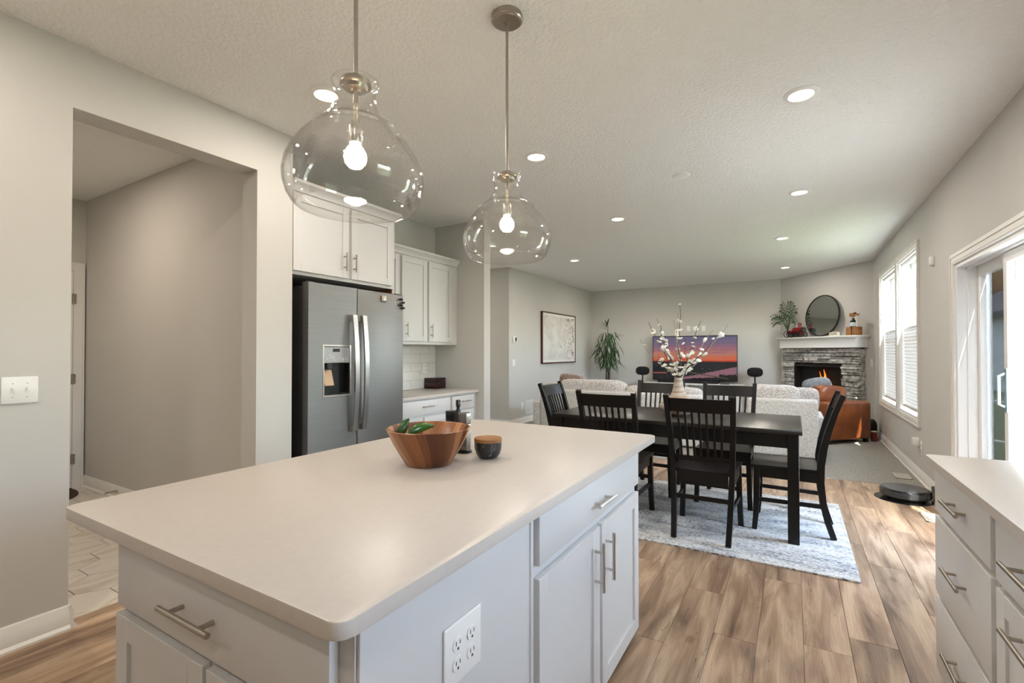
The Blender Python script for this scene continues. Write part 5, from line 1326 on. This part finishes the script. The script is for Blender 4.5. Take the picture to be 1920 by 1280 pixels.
mt_ = obj('mantel', b, 'trim_white', fp)
b = B(); FIRE.box(b, .195, 1.955, 1.528, 1.552, .003, .285, bev=.004, seg=2); FIRE.box(b, .215, 1.935, 1.508, 1.530, .003, .262, bev=.004, seg=2); FIRE.box(b, .235, 1.915, 1.356, 1.368, .003, .245, bev=.002); obj('mantel_shelf', b, 'trim_white', mt_)
MZ = 1.5525
# round mirror leaning on the wall
t = thing('round_mirror', 'large round mirror with a thin black frame on the mantel', 'mirror', dg(1.09, .06, MZ))
mm = FIRE.m @ Matrix.Translation((1.085, .075, MZ + .37)) @ Matrix.Rotation(.09, 4, 'X') @ Matrix.Rotation(-PI / 2, 4, 'X')
obj('frame', lathe(B(), [(.350, -.012), (.366, -.012), (.368, .0), (.366, .012), (.350, .012), (.348, 0)], 72, closed=True, mtx=mm), 'black_metal', t)
obj('glass', lathe(B(), [(.0008, .004), (.351, .004), (.351, -.004), (.0008, -.004)], 72, mtx=mm), 'mirror_glass', t)
# small palm
pc = dg(.335, .13, MZ)
t = thing('potted_palm', 'small green palm in a white pot on the mantel', 'plant', pc)
obj('pot', prism(B(), rrect(-.06, .06, -.06, .06, .012), 0, .13, bev=.004, mtx=Matrix.Translation(pc) @ Matrix.Rotation(.6, 4, 'Z')), 'pot_white', t)
for k, (s_, z_, o_) in enumerate(((-.30, .42, .10), (-.34, .30, .05), (-.12, .66, .02), (.02, .68, -.02), (.20, .62, .04), (.30, .50, .06), (.32, .30, .10), (-.05, .40, .2), (.14, .42, .18), (-.20, .56, .0))):
    b = B(); base = pc + Vector((0, 0, .12)); tip = pc + DD * s_ * .95 + DN * o_ + Vector((0, 0, z_)); mid = base.lerp(tip, .45) + Vector((0, 0, .24))
    cv = [base * (1 - f) ** 2 + mid * 2 * f * (1 - f) + tip * f * f for f in [i / 9 for i in range(10)]]
    tube(b, cv, [.005 - .0004 * i for i in range(10)], 5)
    for i in range(3, 10):
        dv = (cv[i] - cv[i - 1]).normalized(); sd_ = dv.cross(DN).normalized()
        for sg in (-1, 1):
            l_ = .135 * (1 - .06 * (i - 3)); e_ = cv[i] + (sd_ * sg * .85 + dv * .75).normalized() * l_ + Vector((0, 0, -.02)); w_ = DN.cross(e_ - cv[i]).normalized() * .0105
            md = cv[i].lerp(e_, .45); q = [b.verts.new(p) for p in (cv[i], md + w_, e_, md - w_)]; b.faces.new(q)
    obj('frond', b, 'leaf_green' if k % 2 else 'leaf_light', t, smooth=False)
# model of a red steam tractor
tc_ = dg(.60, .17, MZ); mt = FIRE.m @ Matrix.Translation((.60, .20, MZ))
t = thing('model_tractor', 'red model steam engine with black spoked wheels on the mantel', 'model', tc_)
def L2(bm): bmesh.ops.transform(bm, matrix=mt, verts=bm.verts); return bm
obj('boiler', L2(tube(B(), [(-.02, 0, .135), (.19, 0, .135)], .05, 18)), 'red_paint', t)
obj('cab', L2(boxes((-.16, -.02, -.045, .045, .07, .13), (.02, .18, -.048, .048, .06, .10))), 'red_paint', t)
obj('smokebox', L2(tube(B(), [(.19, 0, .135), (.215, 0, .135)], .05, 18)), 'black_metal', t)
for x in (.09, .14): obj('chimney', L2(lathe(B(), [(.010, 0), (.010, .065), (.015, .075), (.015, .085), (.0008, .085)], 12, c=(x, 0, .175))), 'red_paint', t)
obj('steering_wheel', L2(lathe(B(), [(.022, 0), (.025, .003), (.022, .006), (.019, .003)], 14, closed=True, mtx=Matrix.Translation((-.03, 0, .20)) @ Matrix.Rotation(.5, 4, 'Y'))), 'black_metal', t)
for x, r in ((-.155, .065), (-.04, .05), (.07, .05), (.175, .05)):
    for y in (-.058, .058):
        b = B(); lathe(b, [(r, -.006), (r, .006), (r * .86, .006), (r * .86, -.006)], 22, closed=True, mtx=Matrix.Translation((x, y, r)) @ Matrix.Rotation(PI / 2, 4, 'X'))
        for k in range(8):
            a = PI / 4 * k; tube(b, [(x, y, r), (x + r * .9 * math.cos(a), y, r + r * .9 * math.sin(a))], .0028, 5)
        obj('wheel', L2(b), 'black_metal', t)
# small block sign
t = thing('block_sign', 'small cream block sign with dark lettering on the mantel', 'sign', dg(1.47, .2, MZ))
b = B(); FIRE.box(b, 1.40, 1.585, MZ, MZ + .062, .205, .245, bev=.003); obj('block', b, 'cream', t)
b = B(); FIRE.box(b, 1.45, 1.55, MZ + .0625, MZ + .078, .21, .225, bev=.002); obj('top_bar', b, 'twig_pale', t)
fc_ = bpy.data.curves.new('lettering', 'FONT'); fc_.body = 'KINDRE'; fc_.size = .046; fc_.extrude = .0008
to = bpy.data.objects.new('lettering_tmp', fc_); COL.objects.link(to)
dgph = bpy.context.evaluated_depsgraph_get(); me = bpy.data.meshes.new_from_object(to.evaluated_get(dgph)); bpy.data.objects.remove(to)
b = B(); b.from_mesh(me); bpy.data.meshes.remove(me)
xs = [v.co.x for v in b.verts]; w_ = max(xs) - min(xs)
bmesh.ops.transform(b, matrix=FIRE.m @ Matrix.Translation((1.41, .2455, MZ + .016)) @ Matrix(((.15 / w_, 0, 0, 0), (0, 0, 1, 0), (0, 1, 0, 0), (0, 0, 0, 1))), verts=b.verts)
obj('lettering', b, 'ink', t, smooth=False)
# bottle in its wooden dispenser stand
t = thing('bottle_stand', 'wooden bottle dispenser stand with a pulley arm on the mantel', 'stand', dg(1.80, .17, MZ))
b = B(); FIRE.box(b, 1.715, 1.80, MZ, MZ + .135, .10, .225, bev=.003); obj('base_block', b, 'oak', t)
b = B(); FIRE.box(b, 1.835, 1.90, MZ, MZ + .135, .10, .225, bev=.003); obj('base_block', b, 'oak', t)
b = B(); FIRE.box(b, 1.80, 1.835, MZ, MZ + .10, .10, .20); obj('base_block', b, 'oak', t)
b = B(); FIRE.box(b, 1.745, 1.81, MZ + .30, MZ + .36, .14, .19, bev=.003); FIRE.box(b, 1.81, 1.90, MZ + .315, MZ + .345, .15, .18); obj('top_arm', b, 'oak', t)
b = B(); tube(b, [FIRE.p(1.855, .165, MZ + .13), FIRE.p(1.855, .165, MZ + .32)], .008, 8); obj('post', b, 'cream', t)
b = B(); lathe(b, [(.022, -.008), (.022, .008), (.006, .008), (.006, -.008)], 16, closed=True, mtx=FIRE.m @ Matrix.Translation((1.83, .165, MZ + .35)) @ Matrix.Rotation(PI / 2, 4, 'X')); obj('pulley', b, 'art_frame', t)
b = B(); tube(b, [FIRE.p(1.905, .165, MZ + .335), FIRE.p(1.912, .165, MZ + .26), FIRE.p(1.895, .165, MZ + .245)], .005, 6); obj('hook', b, 'nickel_bright', t)
bt = FIRE.p(1.79, .16, MZ + .136)
t = thing('dark_bottle', 'dark glass bottle with a white label held in the wooden stand', 'bottle', bt)
obj('glass_body', lathe(B(), [(.0008, 0), (.042, 0), (.044, .006), (.044, .085), (.034, .108), (.018, .125), (.015, .150), (.0008, .150)], 26, c=bt), 'bottle_glass', t)
obj('paper_label', lathe(B(), [(.0445, .010), (.0448, .011), (.0448, .072), (.0445, .073)], 26, c=bt), 'label_white', t)
obj('cap', lathe(B(), [(.0165, .148), (.0165, .162), (.0008, .162)], 18, c=bt), 'cream', t)

# ------------------------------------------------------------------ on the floor by the window wall
rc = Vector((.835, 5.35, .0045))
t = thing('robot_vacuum', 'round black robot vacuum parked on its floor pad', 'robot vacuum', rc)
obj('chassis', lathe(B(), [(.0008, .018), (.165, .018), (.175, .026), (.176, .080), (.172, .088), (.0008, .088)], 56, c=rc), 'black_plastic', t)
obj('top_plate', lathe(B(), [(.0008, .0885), (.160, .0885), (.158, .0925), (.0008, .0935)], 56, c=rc), 'robot_top', t)
obj('bumper', lathe(B(), [(.1765, .030), (.180, .034), (.180, .072), (.1765, .076)], 56, c=rc), 'robot_top', t)
for s in (-1, 1): obj('wheel', tube(B(), [rc + Vector((s * .11, -.01, .022)), rc + Vector((s * .13, -.01, .022))], .022, 14), 'black_metal', t)
t = thing('vacuum_dock', 'low black charging dock and pad against the window wall', 'dock', (1.02, 5.35, 0))
tag(obj('floor_pad', lathe(B(), [(.0008, .0006), (.205, .0006), (.202, .004), (.0008, .004)], 48, c=(.818, 5.34, 0)), 'black_plastic'), 'thin round black mat under the robot vacuum', 'mat')
obj('dock_body', bx(1.026, 1.062, 5.26, 5.44, .0055, .12, bev=.008, seg=2), 'black_plastic', t)
tag(obj('power_cable', tube(B(), [(1.052, 5.25, .03), (1.045, 5.17, .012), (1.02, 5.10, .007), (1.045, 5.02, .008), (1.052, 4.96, .03)], .006, 7), 'black_plastic'), 'black power cable running from the vacuum dock along the wall', 'cable')
for (x0, x1, y0, y1, lb, zz) in ((.885, 1.015, 6.12, 6.37, 'beige metal floor vent set in the carpet by the wall', .012), (.86, .99, 4.70, 4.95, 'beige metal floor vent set in the plank floor by the patio door', .0008)):
    t = thing('floor_vent', lb, 'vent', ((x0 + x1) / 2, (y0 + y1) / 2, zz), group='floor vents')
    b = B(); box(b, x0, x1, y0, y0 + .015, zz + .001, zz + .006); box(b, x0, x1, y1 - .015, y1, zz + .001, zz + .006); box(b, x0, x0 + .015, y0, y1, zz + .001, zz + .006); box(b, x1 - .015, x1, y0, y1, zz + .001, zz + .006); obj('vent_frame', b, 'vent_grey', t)
    for k in range(9):
        yy = y0 + .02 + k * .0235; obj('slat', bx(x0 + .015, x1 - .015, yy, yy + .018, zz + .001, zz + .005), 'vent_grey', t)
